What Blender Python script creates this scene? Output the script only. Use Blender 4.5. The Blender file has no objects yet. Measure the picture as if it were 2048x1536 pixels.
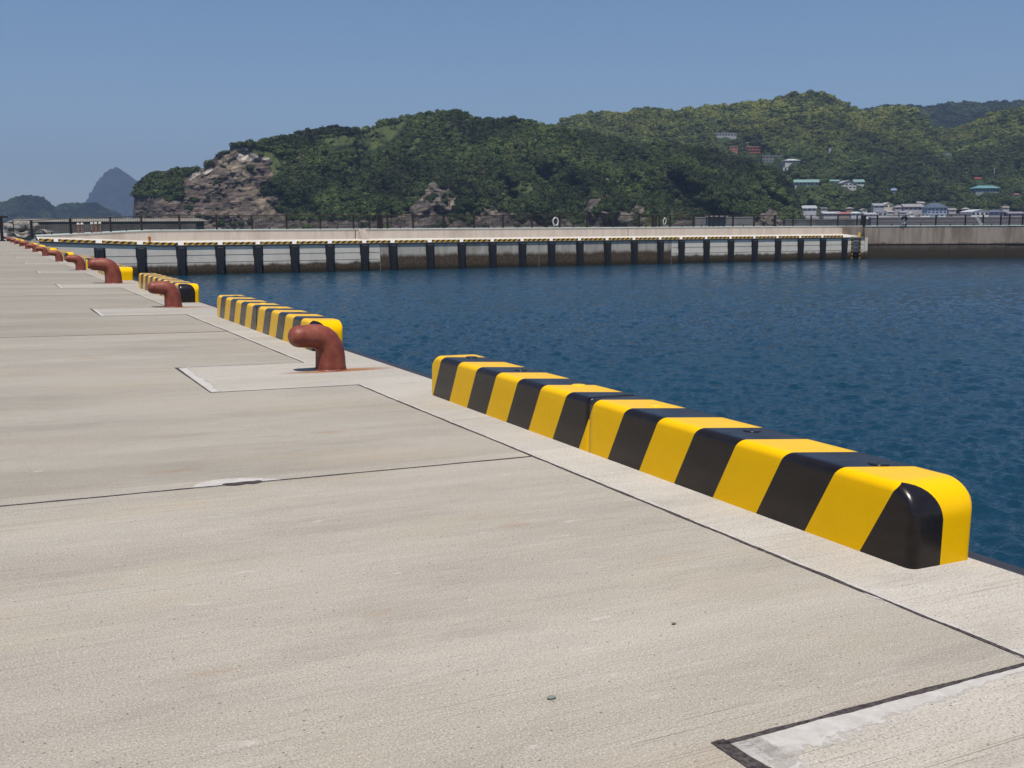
import bpy, math, random
import numpy as np
from mathutils import Matrix, Vector

random.seed(7)
RNG = np.random.default_rng(11)
S = bpy.context.scene
COL = S.collection
R = math.radians

# ------------------------------------------------------------------ camera
FW = np.array([0.4527665945887827, 0.8784879474665953, -0.15251667771232574])
RW = np.array([0.8885858302940143, -0.45869160972772083, -0.004150827157284171])
UW = np.array([0.07360457203988187, 0.1336448028219614, 0.988292180305756])
FPX = 2070.587
CAM = np.array([0.0, 0.0, 3.85])
cam = bpy.data.cameras.new('camera')
co = bpy.data.objects.new('camera', cam)
COL.objects.link(co)
m = Matrix.Identity(4)
for i in range(3):
    m[i][0] = RW[i]; m[i][1] = UW[i]; m[i][2] = -FW[i]; m[i][3] = CAM[i]
co.matrix_world = m
cam.sensor_width = 36.0
cam.lens = 36.0 * FPX / 2048.0
cam.clip_start = 0.1
cam.clip_end = 60000
S.camera = co

# ------------------------------------------------------------------ light
SUN_AZ = math.atan2(-0.55, -0.83)            # direction towards the sun: x, y
SUN_EL = R(70)
world = bpy.data.worlds.new('World')
S.world = world
world.use_nodes = True
wn = world.node_tree
sky = wn.nodes.new('ShaderNodeTexSky')
sky.sky_type = 'NISHITA'
sky.sun_disc = False
sky.sun_elevation = SUN_EL
sky.sun_rotation = SUN_AZ
sky.altitude = 0
sky.air_density = 1.0
sky.dust_density = 0.25
sky.ozone_density = 6.5
bg = wn.nodes['Background']
wn.links.new(sky.outputs[0], bg.inputs[0])
bg.inputs[1].default_value = 0.085
sl = bpy.data.lights.new('sun', 'SUN')
sl.energy = 4.5
sl.angle = R(0.5)
sl.color = (1.0, 0.955, 0.88)
so = bpy.data.objects.new('sun', sl)
COL.objects.link(so)
sd = Vector((math.sin(SUN_AZ) * math.cos(SUN_EL), math.cos(SUN_AZ) * math.cos(SUN_EL), math.sin(SUN_EL)))
so.rotation_euler = sd.to_track_quat('Z', 'Y').to_euler()
S.view_settings.view_transform = 'Standard'
S.view_settings.look = 'None'
S.view_settings.gamma = 1
S.view_settings.exposure = 0.05
S.cycles.max_bounces = 6
S.cycles.volume_bounces = 0
S.cycles.transparent_max_bounces = 16


# ------------------------------------------------------------------ helpers
def horiz(x):
    return 453 - .0042 * (x + 57)


def at(x, y, D):
    """the point D metres deep along the view that the survey sighted at x, y"""
    return CAM + (FW + RW * (x - 1024) / FPX - UW * (y - 768) / FPX) * D


class N:
    """tiny node builder"""
    def __init__(s, name, rough=0.8, spec=0.3):
        s.m = bpy.data.materials.new(name); s.m.use_nodes = True
        s.t = s.m.node_tree; s.b = s.t.nodes['Principled BSDF']
        s.b.inputs['Roughness'].default_value = rough
        s.b.inputs['Specular IOR Level'].default_value = spec
        s.tc = s.t.nodes.new('ShaderNodeTexCoord')
        s.obj = s.tc.outputs['Object']

    def link(s, a, b):
        if hasattr(a, 'is_output') or isinstance(a, bpy.types.NodeSocket): s.t.links.new(a, b)
        elif isinstance(a, (tuple, list)) and len(a) == 3 and b.type == 'RGBA': b.default_value = (*a, 1)
        else: b.default_value = a

    def map(s, scale=(1, 1, 1), loc=(0, 0, 0), rot=(0, 0, 0), v=None):
        n = s.t.nodes.new('ShaderNodeMapping'); s.link(v or s.obj, n.inputs[0])
        n.inputs['Scale'].default_value = scale; n.inputs['Location'].default_value = loc
        n.inputs['Rotation'].default_value = rot
        return n.outputs[0]

    def noise(s, scale, detail=4, rough=.55, v=None, dist=0.0):
        n = s.t.nodes.new('ShaderNodeTexNoise'); s.link(v or s.obj, n.inputs['Vector'])
        n.inputs['Scale'].default_value = scale; n.inputs['Detail'].default_value = detail
        n.inputs['Roughness'].default_value = rough; n.inputs['Distortion'].default_value = dist
        return n.outputs['Fac']

    def voro(s, scale, v=None, feature='F1'):
        n = s.t.nodes.new('ShaderNodeTexVoronoi'); s.link(v or s.obj, n.inputs['Vector'])
        n.feature = feature
        n.inputs['Scale'].default_value = scale
        return n.outputs['Distance']

    def ramp(s, f, stops):
        n = s.t.nodes.new('ShaderNodeValToRGB'); s.link(f, n.inputs[0])
        e = n.color_ramp.elements
        while len(e) < len(stops): e.new(.5)
        for i, (p, c) in enumerate(stops):
            e[i].position = p
            e[i].color = (c, c, c, 1) if not isinstance(c, (tuple, list)) else (*c, 1)
        return n.outputs[0]

    def mix(s, f, a, b, mode='MIX'):
        n = s.t.nodes.new('ShaderNodeMix'); n.data_type = 'RGBA'; n.blend_type = mode
        s.link(f, n.inputs[0]); s.link(a, n.inputs[6]); s.link(b, n.inputs[7])
        return n.outputs[2]

    def math(s, op, a, b=0.0, c=0.0):
        n = s.t.nodes.new('ShaderNodeMath'); n.operation = op
        s.link(a, n.inputs[0]); s.link(b, n.inputs[1]); s.link(c, n.inputs[2])
        return n.outputs[0]

    def sep(s, v=None):
        n = s.t.nodes.new('ShaderNodeSeparateXYZ'); s.link(v or s.obj, n.inputs[0])
        return n.outputs

    def attr(s, name):
        n = s.t.nodes.new('ShaderNodeAttribute'); n.attribute_name = name
        return n

    def color(s, c): s.link(c, s.b.inputs['Base Color']); return s

    def bump(s, h, strength=.3, dist=.01, nrm=None):
        n = s.t.nodes.new('ShaderNodeBump'); s.link(h, n.inputs['Height'])
        n.inputs['Strength'].default_value = strength; n.inputs['Distance'].default_value = dist
        if nrm: s.link(nrm, n.inputs['Normal'])
        s.link(n.outputs[0], s.b.inputs['Normal'])
        return n.outputs[0]

    def set(s, k, v): s.link(v, s.b.inputs[k]); return s


def flat(name, col, rough=.7, spec=.3, metal=0.0, var=.12, scale=8.0):
    n = N(name, rough, spec)
    f = n.noise(scale, 5, .6)
    lo = tuple(c * (1 - var) for c in col); hi = tuple(min(1, c * (1 + var)) for c in col)
    n.color(n.ramp(f, [(.3, lo), (.7, hi)]))
    n.b.inputs['Metallic'].default_value = metal
    return n.m


class MB:
    """mesh builder"""
    def __init__(s): s.v = []; s.f = []

    def quad(s, a, b, c, d):
        i = len(s.v); s.v += [tuple(a), tuple(b), tuple(c), tuple(d)]; s.f.append((i, i + 1, i + 2, i + 3))

    def poly(s, pts):
        i = len(s.v); s.v += [tuple(p) for p in pts]; s.f.append(tuple(range(i, i + len(pts))))

    def box(s, x0, x1, y0, y1, z0, z1, M=None):
        i = len(s.v)
        P = [(x0, y0, z0), (x1, y0, z0), (x1, y1, z0), (x0, y1, z0), (x0, y0, z1), (x1, y0, z1), (x1, y1, z1), (x0, y1, z1)]
        if M is not None: P = [tuple(M @ Vector(p)) for p in P]
        s.v += P
        s.f += [tuple(i + k for k in q) for q in ((0, 3, 2, 1), (4, 5, 6, 7), (0, 1, 5, 4), (1, 2, 6, 5), (2, 3, 7, 6), (3, 0, 4, 7))]
        return s

    def prism(s, pts, z0, z1):
        """pts counter-clockwise in xy"""
        n = len(pts); i = len(s.v)
        s.v += [(p[0], p[1], z0) for p in pts] + [(p[0], p[1], z1) for p in pts]
        s.f.append(tuple(i + n - 1 - k for k in range(n))); s.f.append(tuple(i + n + k for k in range(n)))
        for k in range(n):
            j = (k + 1) % n
            s.f.append((i + k, i + j, i + n + j, i + n + k))
        return s

    def loops(s, rings, cap0=True, cap1=True):
        i = len(s.v); n = len(rings[0])
        for r in rings: s.v += [tuple(p) for p in r]
        for a in range(len(rings) - 1):
            for k in range(n):
                j = (k + 1) % n
                s.f.append((i + a * n + k, i + a * n + j, i + (a + 1) * n + j, i + (a + 1) * n + k))
        if cap0: s.f.append(tuple(i + n - 1 - k for k in range(n)))
        if cap1: s.f.append(tuple(i + (len(rings) - 1) * n + k for k in range(n)))
        return s

    def tube(s, path, rad, n=8, cap=True):
        path = [np.array(p, float) for p in path]
        if not hasattr(rad, '__len__'): rad = [rad] * len(path)
        rings = []
        for k, p in enumerate(path):
            d = path[min(k + 1, len(path) - 1)] - path[max(k - 1, 0)]
            d /= np.linalg.norm(d)
            a = np.array([0, 0, 1.0]) if abs(d[2]) < .9 else np.array([0, 1.0, 0])
            u = np.cross(a, d); u /= np.linalg.norm(u); w = np.cross(d, u)
            rings.append([tuple(p + rad[k] * (math.cos(t) * u + math.sin(t) * w)) for t in [2 * math.pi * q / n for q in range(n)]])
        return s.loops(rings, cap, cap)

    def mesh(s, name, mat, smooth=False):
        me = bpy.data.meshes.new(name)
        me.from_pydata(s.v, [], s.f)
        if mat: me.materials.append(mat)
        if smooth:
            me.polygons.foreach_set('use_smooth', [True] * len(me.polygons))
        me.update()
        return me

    def build(s, name, mat, parent=None, smooth=False):
        o = bpy.data.objects.new(name, s.mesh(name, mat, smooth))
        COL.objects.link(o)
        if parent: o.parent = parent
        return o


def tag(o, label=None, cat=None, group=None, kind=None):
    if label: o['label'] = label
    if cat: o['category'] = cat
    if group: o['group'] = group
    if kind: o['kind'] = kind
    return o


def empty(name, M=None):
    o = bpy.data.objects.new(name, None); COL.objects.link(o)
    o.empty_display_size = .3
    if M is not None: o.matrix_world = M
    return o


def copy_tree(o, parent=None):
    c = o.copy(); COL.objects.link(c)
    if parent: c.parent = parent; c.matrix_parent_inverse = o.matrix_parent_inverse
    for ch in list(o.children): copy_tree(ch, c)
    return c


def ordinal(i):
    return ['first', 'second', 'third', 'fourth', 'fifth', 'sixth', 'seventh', 'eighth', 'ninth', 'tenth', 'eleventh',
            'twelfth', 'thirteenth', 'fourteenth', 'fifteenth', 'sixteenth', 'seventeenth', 'eighteenth', 'nineteenth',
            'twentieth', 'twenty-first', 'twenty-second', 'twenty-third', 'twenty-fourth', 'twenty-fifth', 'twenty-sixth',
            'twenty-seventh', 'twenty-eighth', 'twenty-ninth'][i]


# numpy value noise
_perm = RNG.permutation(4096)
_val = RNG.random(4096)


def vnoise(x, y, seed=0):
    xi = np.floor(x).astype(int); yi = np.floor(y).astype(int)
    fx = x - xi; fy = y - yi
    fx = fx * fx * (3 - 2 * fx); fy = fy * fy * (3 - 2 * fy)
    def h(a, b): return _val[_perm[(_perm[(a + seed * 37) & 4095] + b) & 4095]]
    return (h(xi, yi) * (1 - fx) + h(xi + 1, yi) * fx) * (1 - fy) + (h(xi, yi + 1) * (1 - fx) + h(xi + 1, yi + 1) * fx) * fy


def fbm(x, y, oct=5, seed=0):
    s = 0; a = .5; t = 0
    for o in range(oct):
        s = s + a * vnoise(x, y, seed + o); t += a; a *= .5; x = x * 2.03 + 11.3; y = y * 2.03 + 5.7
    return s / t


def grid_mesh(name, P, mat, parent=None, smooth=True, attrs=None):
    """P: (rows, cols, 3)"""
    r, c = P.shape[:2]
    me = bpy.data.meshes.new(name)
    me.vertices.add(r * c); me.vertices.foreach_set('co', P.reshape(-1).astype(np.float32))
    idx = np.arange(r * c).reshape(r, c)
    q = np.stack([idx[:-1, :-1], idx[:-1, 1:], idx[1:, 1:], idx[1:, :-1]], -1).reshape(-1, 4)
    me.loops.add(q.size); me.loops.foreach_set('vertex_index', q.reshape(-1))
    me.polygons.add(len(q)); me.polygons.foreach_set('loop_start', np.arange(0, q.size, 4))
    me.polygons.foreach_set('use_smooth', [smooth] * len(q))
    me.update(calc_edges=True)
    for k, a in (attrs or {}).items():
        if a.ndim == 2:
            at_ = me.attributes.new(k, 'FLOAT', 'POINT'); at_.data.foreach_set('value', a.reshape(-1).astype(np.float32))
        else:
            at_ = me.attributes.new(k, 'FLOAT_COLOR', 'POINT')
            at_.data.foreach_set('color', np.concatenate([a.reshape(-1, 3), np.ones((r * c, 1))], 1).reshape(-1).astype(np.float32))
    me.materials.append(mat)
    o = bpy.data.objects.new(name, me); COL.objects.link(o)
    if parent: o.parent = parent
    return o


def inpoly(x, y, poly):
    x = np.asarray(x); y = np.asarray(y); r = np.zeros(x.shape, bool)
    n = len(poly)
    for i in range(n):
        x0, y0 = poly[i]; x1, y1 = poly[(i + 1) % n]
        if y0 == y1: continue
        c = ((y0 > y) != (y1 > y)) & (x < (x1 - x0) * (y - y0) / (y1 - y0) + x0)
        r ^= c
    return r


# ------------------------------------------------------------------ quay frame (the deck falls 1.3 degrees to the water)
TW = 0.0231558
Q = Matrix(((math.cos(TW), 0, math.sin(TW), 0), (0, 1, 0, 0), (-math.sin(TW), 0, math.cos(TW), 0), (0, 0, 0, 1)))
_c = Q.to_3x3() @ Vector((0, 0, 1.5))
Q = Matrix.Translation(Vector((0, 0, 3.85)) - _c) @ Q
UJ, UC, UE, VEND = 3.345, 3.773, 4.19, 138.0


# ------------------------------------------------------------------ materials
def concrete(name, lo, hi, band=True, rust=False, grain=1.0):
    n = N(name, .88, .25)
    big = n.noise(.55, 5, .6, n.map((.3, 1.5, 1), (0, .4, 0)))                 # broad bands across the deck
    mid = n.noise(3.1, 6, .65, n.map((.4, 1.4, 1), (3, 1, 0)))
    c = n.ramp(big, [(.36, lo), (.50, tuple((a_ + b_) / 2 for a_, b_ in zip(lo, hi))), (.60, hi)])
    c = n.mix(n.ramp(mid, [(.40, .0), (.75, .45)]), c, tuple(x * 1.12 for x in hi))
    # broom marks across
    br = n.noise(1.0, 4, .75, n.map((2.6, 60, 1), rot=(0, 0, R(3))))
    c = n.mix(n.ramp(br, [(.3, .3), (.5, 0.0)]), c, tuple(x * .70 for x in lo))
    br2 = n.noise(1.0, 4, .7, n.map((1.1, 24, 1), (7, 2, 0)))
    c = n.mix(n.ramp(br2, [(.50, .0), (.75, .3)]), c, tuple(min(1, x * 1.25) for x in hi))
    # fine aggregate
    g = n.noise(150 * grain, 3, .7)
    c = n.mix(n.ramp(g, [(.36, .95), (.46, 0.0)]), c, tuple(x * .48 for x in lo))
    g2 = n.noise(115 * grain, 3, .7, n.map(loc=(5, 5, 5)))
    c = n.mix(n.ramp(g2, [(.53, 0.0), (.66, .6)]), c, (.66, .61, .53))
    # sparse pits
    v = n.voro(17)
    c = n.mix(n.ramp(v, [(.05, .8), (.10, 0.0)]), c, (.11, .09, .08))
    # hairline broom scratches and darker tyre-worn smears, both broken up
    hs = n.noise(1.0, 2, .5, n.map((.9, 130, 1), (4, 0, 0), (0, 0, R(5))))
    hm = n.noise(.9, 3, .6, n.map(loc=(8, 8, 8)))
    c = n.mix(n.math('MULTIPLY', n.ramp(hs, [(.30, .75), (.37, 0)]), n.ramp(hm, [(.45, 0), (.6, 1)])), c, (.16, .13, .105))
    # grey stains and pale splashes
    st = n.noise(1.5, 6, .7, n.map((.4, 1.3, 1), (9, 4, 0)))
    c = n.mix(n.ramp(st, [(.53, 0.0), (.72, .36)]), c, (.23, .205, .175))
    sp = n.noise(4.2, 5, .7, n.map((.6, 2.2, 1), (19, 4, 0)))
    c = n.mix(n.ramp(sp, [(.63, 0.0), (.74, .6)]), c, (.62, .59, .54))
    # faint rust and ochre blotches
    ru = n.noise(1.35, 4, .55, n.map((.45, 2.6, 1), (3.4, 14.3, 0)))
    c = n.mix(n.ramp(ru, [(.62, 0.0), (.80, .28)]), c, (.42, .27, .15))
    oc = n.noise(.8, 5, .65, n.map((.5, 1.2, 1), (31, 4, 0)))
    c = n.mix(n.ramp(oc, [(.52, 0.0), (.72, .35)]), c, (.44, .35, .235))
    if rust:
        xyz = n.sep()
        for (u0, v0, su, sv, k) in RUST:
            du = n.math('DIVIDE', n.math('SUBTRACT', xyz[0], u0), su)
            dv = n.math('DIVIDE', n.math('SUBTRACT', xyz[1], v0), sv)
            r2 = n.math('ADD', n.math('MULTIPLY', du, du), n.math('MULTIPLY', dv, dv))
            wob = n.noise(6.0, 5, .65, n.map((.6, 2.0, 1), (u0, v0, 0)))
            f = n.math('MULTIPLY', n.math('SUBTRACT', 1.6, n.math('ADD', r2, n.math('MULTIPLY', wob, 1.1))), k)
            f = n.math('MAXIMUM', n.math('MINIMUM', f, k), 0)
            c = n.mix(f, c, (.33, .155, .07))
    # tone per bay; far bays painted darker for self-shading at a grazing view
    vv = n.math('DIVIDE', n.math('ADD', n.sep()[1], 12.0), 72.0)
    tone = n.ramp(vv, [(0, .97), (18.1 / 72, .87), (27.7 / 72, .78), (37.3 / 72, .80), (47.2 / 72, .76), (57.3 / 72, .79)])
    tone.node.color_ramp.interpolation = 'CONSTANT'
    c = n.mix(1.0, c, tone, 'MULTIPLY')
    n.b.inputs['Diffuse Roughness'].default_value = 1.0
    n.b.inputs['Specular IOR Level'].default_value = .1
    n.color(c)
    h = n.math('ADD', n.math('MULTIPLY', g, .6), n.math('MULTIPLY', br, .5))
    n.bump(h, .35, .004)
    return n.m


BV = [1.19, 10.99, 21.14, 30.86, 40.72, 51.2, 61.2, 71.2, 81.2, 91.5, 102.5, 113.5, 124.5]
RUST = [(3.66, 10.90, .55, .15, 1.0), (3.30, 10.84, .50, .11, .9), (3.6, 21.0, .6, .2, .95), (3.6, 30.7, .6, .24, .95), (3.6, 40.6, .6, .25, .8),
        (1.05, 6.62, .22, .05, .3), (2.33, 7.48, .16, .06, .28), (2.45, 4.66, .12, .06, .22), (1.36, 3.75, .10, .045, .18),
        (.66, 3.46, .12, .03, .2), (1.15, 12.9, .3, .1, .25)]
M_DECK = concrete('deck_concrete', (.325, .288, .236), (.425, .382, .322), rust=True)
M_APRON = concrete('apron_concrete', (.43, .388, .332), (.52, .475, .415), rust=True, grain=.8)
n = N('joint_filler', .9, .2)
n.color(n.ramp(n.noise(60, 4), [(.35, (.035, .028, .03)), (.65, (.105, .085, .08))])); n.bump(n.noise(90, 3), .6, .01)
M_JOINT = n.m
n = N('lime_bloom', .9, .2)
n.color(n.ramp(n.noise(14, 6, .7), [(.3, (.48, .445, .40)), (.62, (.63, .59, .54))])); n.bump(n.noise(120, 3), .3, .004)
_p = n.math('ADD', n.noise(9, 6, .75), n.math('MULTIPLY', n.noise(70, 4, .7), .35))
_e = n.attr('edge').outputs['Fac']
_p = n.math('SUBTRACT', _p, n.math('MULTIPLY', n.math('SUBTRACT', _e, .25), .55))
n.set('Alpha', n.ramp(_p, [(.33, 0), (.45, .85)]))
M_LIME = n.m


def stripe_mat(name, yellow, black, rough=.26, period=.76):
    n = N(name, rough, .5)
    a = n.attr('stripe').outputs['Fac']
    f = n.math('FRACT', n.math('DIVIDE', a, period))
    f = n.math('LESS_THAN', f, .5)
    dirt = n.noise(5, 6, .7)
    y = n.mix(n.ramp(dirt, [(.5, 0), (.85, .2)]), yellow, tuple(c * .62 for c in yellow))
    dust = n.noise(9, 5, .65, n.map((1, .5, 2), (4, 4, 4)))
    b = n.mix(n.ramp(dust, [(.45, .0), (.8, .3)]), black, (.04, .033, .03))
    n.color(n.mix(f, b, y))
    n.set('Specular IOR Level', n.math('MULTIPLY_ADD', f, -.36, .5))
    n.set('Roughness', n.ramp(n.noise(6, 3, .5), [(.3, rough * .85), (.7, rough * 1.2)]))
    # scuffs and chips along the arrises
    sc = n.noise(34, 5, .75, n.map((1, .45, 1.4), (2, 2, 2)))
    n.t.links.new(n.mix(n.ramp(sc, [(.70, 0), (.73, .55)]), n.mix(f, b, y), (.25, .22, .18)), n.b.inputs['Base Color'])
    return n.m


M_STRIPE = stripe_mat('striped_film', (.95, .53, .0), (.010, .006, .006))
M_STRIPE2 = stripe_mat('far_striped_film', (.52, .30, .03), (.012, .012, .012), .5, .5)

n = N('rusty_red_paint', .5, .4)
c = n.ramp(n.noise(7, 6, .65), [(.3, (.13, .03, .018)), (.5, (.235, .056, .034)), (.72, (.32, .10, .06))])
c = n.mix(n.ramp(n.noise(28, 5, .7), [(.58, 0), (.7, .6)]), c, (.10, .035, .022))
c = n.mix(n.ramp(n.noise(3.2, 4, .6, n.map(loc=(2, 8, 1))), [(.62, 0), (.75, .55)]), c, (.36, .17, .12))
n.color(c); n.set('Roughness', n.ramp(n.noise(18, 4), [(.3, .36), (.7, .62)]))
n.bump(n.noise(38, 5, .7), .4, .006)
M_BOLLARD = n.m
M_RUBBER = flat('quay_rubber', (.035, .035, .045), .6, .4)


# ------------------------------------------------------------------ water
def make_water():
    n = N('sea_water', .07, .5)
    n.b.inputs['IOR'].default_value = 1.33
    geo = n.t.nodes.new('ShaderNodeNewGeometry')
    p = geo.outputs['Position']
    w1 = n.noise(2.4, 3, .6, n.map((1, 1.6, 1), rot=(0, 0, R(25)), v=p), .4)
    w2 = n.noise(7, 3, .6, n.map((1, 1.6, 1), rot=(0, 0, R(30)), v=p), .3)
    big = n.noise(.03, 4, .55, n.map((.5, 1.8, 1), (2, 1, 0), (0, 0, R(-15)), v=p))
    h = n.math('ADD', n.math('MULTIPLY', w1, .06), n.math('MULTIPLY', w2, .035))
    n.bump(h, 1.0, 1.0)
    n.color(n.ramp(big, [(.35, (.0045, .030, .056)), (.7, (.008, .045, .076))]))
    n.set('Roughness', n.ramp(big, [(.35, .06), (.7, .16)]))
    # wind-ruffled basin: real wave relief
    a0, a1 = R(-2), R(62)
    nr, na = 780, 760
    d = 4.0 * np.exp(np.linspace(0, math.log(170 / 4.0), nr)); a = np.linspace(a0, a1, na)
    D_, A_ = np.meshgrid(d, a, indexing='ij')
    X = D_ * np.sin(A_); Y = D_ * np.cos(A_)
    Z = np.zeros(X.shape)
    rg = np.random.default_rng(3)
    for lam, amp, cnt in ((4.0, .002, 5), (1.9, .003, 8), (.9, .0046, 12), (.48, .0044, 16), (.27, .0026, 16)):
        for i in range(cnt):
            th = R(205) + rg.normal() * .62; L_ = lam * rg.uniform(.75, 1.35); k = 2 * math.pi / L_
            ph = k * (X * math.cos(th) + Y * math.sin(th)) + rg.uniform(0, 6.28) + 2.2 * fbm(X / (L_ * 5) + i, Y / (L_ * 5) + lam, 2, i)
            g = np.clip(1.6 - D_ * .006 / L_ * 1.2, 0, 1)
            c_ = np.sin(ph)
            Z += amp * g * (c_ + .35 * c_ * c_)
    gust = .55 + .9 * fbm(X / 22, Y / 9, 3, 12)
    Z = Z * gust
    o = grid_mesh('water', np.stack([X, Y, Z - .02], -1), n.m)
    tag(o, kind='structure')
    m = MB()
    m.quad((-9000, -300, -.35), (14000, -300, -.35), (14000, 14000, -.35), (-9000, 14000, -.35))
    # open water beyond the breakwater lies a touch lower and is only seen between rails
    o = m.build('open_water', n.m)
    tag(o, kind='structure')


make_water()


# ------------------------------------------------------------------ quay
def wob(n_, amp, seed, k=9.0):
    t = np.arange(n_)
    return amp * ((fbm(t / k + seed, t * 0 + seed * 1.7, 4, 3) - .5) * 2.4 + (RNG.random(n_) - .5) * .35)


def ribbon(mb, a, b, w0, w1, off, z, amp=.006, amp2=None, taper=False, k=9.0, seed=None):
    """jagged strip along a->b; from off-w0 to off+w1 on the left normal"""
    a = np.array(a, float); b = np.array(b, float); L = np.linalg.norm(b - a); d = (b - a) / L; nn = np.array([-d[1], d[0]])
    mid = (a + b) / 2
    step = .02 if np.linalg.norm(mid) < 9 else (.06 if np.linalg.norm(mid) < 30 else .3)
    m_ = max(2, int(L / step)); t = np.linspace(0, L, m_ + 1)
    sd = RNG.random() * 100 if seed is None else seed
    if amp2 is None: amp2 = amp
    e0 = off - w0 + wob(m_ + 1, amp, sd, k); e1 = off + w1 + wob(m_ + 1, amp2, sd + 31, k)
    if taper == 'grow':
        e1 = off + (e1 - off) * (.22 + .78 * np.clip(t / L, 0, 1) ** 1.3)
    elif taper:
        tt = np.clip(t / L, 0, 1); g = 1 - tt * .75
        e1 = off + (e1 - off) * g
    e1 = np.maximum(e1, e0 + .002)
    i = len(mb.v)
    for j in range(m_ + 1):
        p = a + d * t[j]
        mb.v.append((*(p + nn * e0[j]), z)); mb.v.append((*(p + nn * e1[j]), z))
        if hasattr(mb, 'e'): mb.e[len(mb.v) - 1] = 1.0 if w1 > w0 else 0.0; mb.e[len(mb.v) - 2] = 0.0 if w1 > w0 else 1.0
    for j in range(m_):
        q = i + 2 * j
        mb.f.append((q, q + 2, q + 3, q + 1))


quay = empty('quay', Q); tag(quay, kind='structure')
mb = MB()
us = [-70, -12, 0, UE - .02, UE]
V0, V1 = -12, VEND
prof = [(-70, -.0231 * -58 * -1 - 0), (-12, 0)]
P = [(-70, -58 * .0231), (-12, 0), (UE, 0)]
for (ua, na), (ub, nb) in zip(P[:-1], P[1:]):
    mb.quad((ua, V0, na), (ub, V0, nb), (ub, V1, nb), (ua, V1, na))
mb.quad((UE, V0, 0), (UE, V0, -4), (UE, V1, -4), (UE, V1, 0))
mb.quad((-70, V1, -58 * .0231), (-12, V1, 0), (-12, V1, -5), (-70, V1, -5))
mb.quad((-12, V1, 0), (UE, V1, 0), (UE, V1, -5), (-12, V1, -5))
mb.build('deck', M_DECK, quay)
# apron strip and the bays round the bollards, 4 mm proud
ap = MB(); jt = MB(); lm = MB(); lm.e = {}
IN = [(-.3, 2.295), (9.776, 11.687), (19.18, 20.95), (28.45, 30.35), (38.0, 39.8), (47.6, 49.5), (57.3, 59.2), (67, 69), (77, 79), (87, 89), (97, 99), (107, 109), (117, 119)]
UI = 1.91
ZA, ZL, ZJ = .0012, .0022, .0032
ap.quad((UJ, V0, ZA), (UE - .006, V0, ZA), (UE - .006, V1, ZA), (UJ, V1, ZA))
for (a, b) in IN:
    ap.quad((UI, a, ZA), (UJ, a, ZA), (UJ, b, ZA), (UI, b, ZA))
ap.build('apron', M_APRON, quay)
prev = -12
for k, (a, b) in enumerate(IN):
    near = k < 3
    # along joint between bays
    if a > prev:
        ribbon(jt, (UJ, prev), (UJ, a), .012, .008, 0, ZJ, .008)
        if k >= 2: ribbon(lm, (UJ, prev), (UJ, a), .055, 0, -.005, ZL, .02)
        else: ribbon(lm, (UJ, prev), (UJ, a), .035, 0, -.004, ZL, .03)
    prev = b
    # near side, far side, land side of a bay
    wj = .0125 if k == 0 else .010
    ribbon(jt, (UI, b), (UJ, b), wj if k == 0 else .009, wj * .8 if k == 0 else .008, 0, ZJ, .006)
    ribbon(lm, (UJ, b), (UI, b), 0, (.19 if k == 0 else .05), .006, ZL, .02, .05 if k == 0 else .02, taper='grow' if k == 0 else False)
    ribbon(jt, (UI, a), (UJ, a), .008, .008, 0, ZJ, .005)
    ribbon(lm, (UI, a), (UJ, a), 0, .035, .008, ZL, .01, .018)
    ribbon(jt, (UI - .005, b + .02), (UI - .005, a - .01), .012 if k == 0 else .004, .045 if k == 0 else .03, 0, ZJ, .006, .014, taper=(k > 0))
    ribbon(lm, (UI, a), (UI, b), .11 if k else .15, 0, -.012, ZL, .04 if k else .06, .006)
ribbon(jt, (UJ, prev), (UJ, V1), .012, .012, 0, ZJ, .006)
TV = [-3.6, 6.115, 15.746, 25.327, 35.16, 45.293, 55.1, 65, 74.9, 84.8, 94.7, 104.6, 114.5, 124.4]
for k, v in enumerate(TV):
    w = .009 if k == 1 else .014
    dv = (0.09, 0)[k != 1]
    ribbon(jt, (-12, v - (.0)), (UJ, v), w, w * .9, 0, ZJ, .006 if k < 4 else .01)
# torn lime patch on the near cross joint
m_ = 60
t = np.linspace(0, 1, m_)
top = .19 * np.sin(np.pi * t) ** .6 * (1 - .55 * t) + wob(m_, .012, 5, 5)
i0 = len(lm.v)
for j in range(m_):
    lm.v.append((1.08 + .52 * t[j], 6.10, ZL)); lm.v.append((1.08 + .52 * t[j], 6.125 + max(0.004, top[j]), ZL))
for j in range(m_ - 1):
    q = i0 + 2 * j; lm.f.append((q, q + 2, q + 3, q + 1))
pm = MB()
for (cx, w) in ((1.33, .085), (1.43, .06)):
    pts = [(cx + w * math.cos(a), 6.115 + (.045 if math.sin(a) > 0 else .03) * math.sin(a) * (1 + .3 * math.sin(3 * a))) for a in np.linspace(0, 2 * math.pi, 15)[:-1]]
    pm.poly([(x, y, ZJ + .0008) for x, y in pts])
# small lime flecks spread over the deck
for k in range(34):
    u = RNG.uniform(-3.5, 3.2); v = RNG.uniform(3, 45); s_ = RNG.uniform(.004, .014) * (1 + v / 20)
    pts = [(u + s_ * 2.2 * math.cos(a) * RNG.uniform(.6, 1.2), v + s_ * .7 * math.sin(a) * RNG.uniform(.6, 1.3)) for a in np.linspace(0, 2 * math.pi, 9)[:-1]]
    lm.poly([(x, y, .0008) for x, y in pts])
jt.build('joint', M_JOINT, quay)
pm.build('joint_filler', M_JOINT, quay)
o = lm.build('lime_bloom', M_LIME, quay)
a_ = o.data.attributes.new('edge', 'FLOAT', 'POINT'); a_.data.foreach_set('value', np.array([lm.e.get(i, .45) for i in range(len(lm.v))], np.float32))
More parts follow.
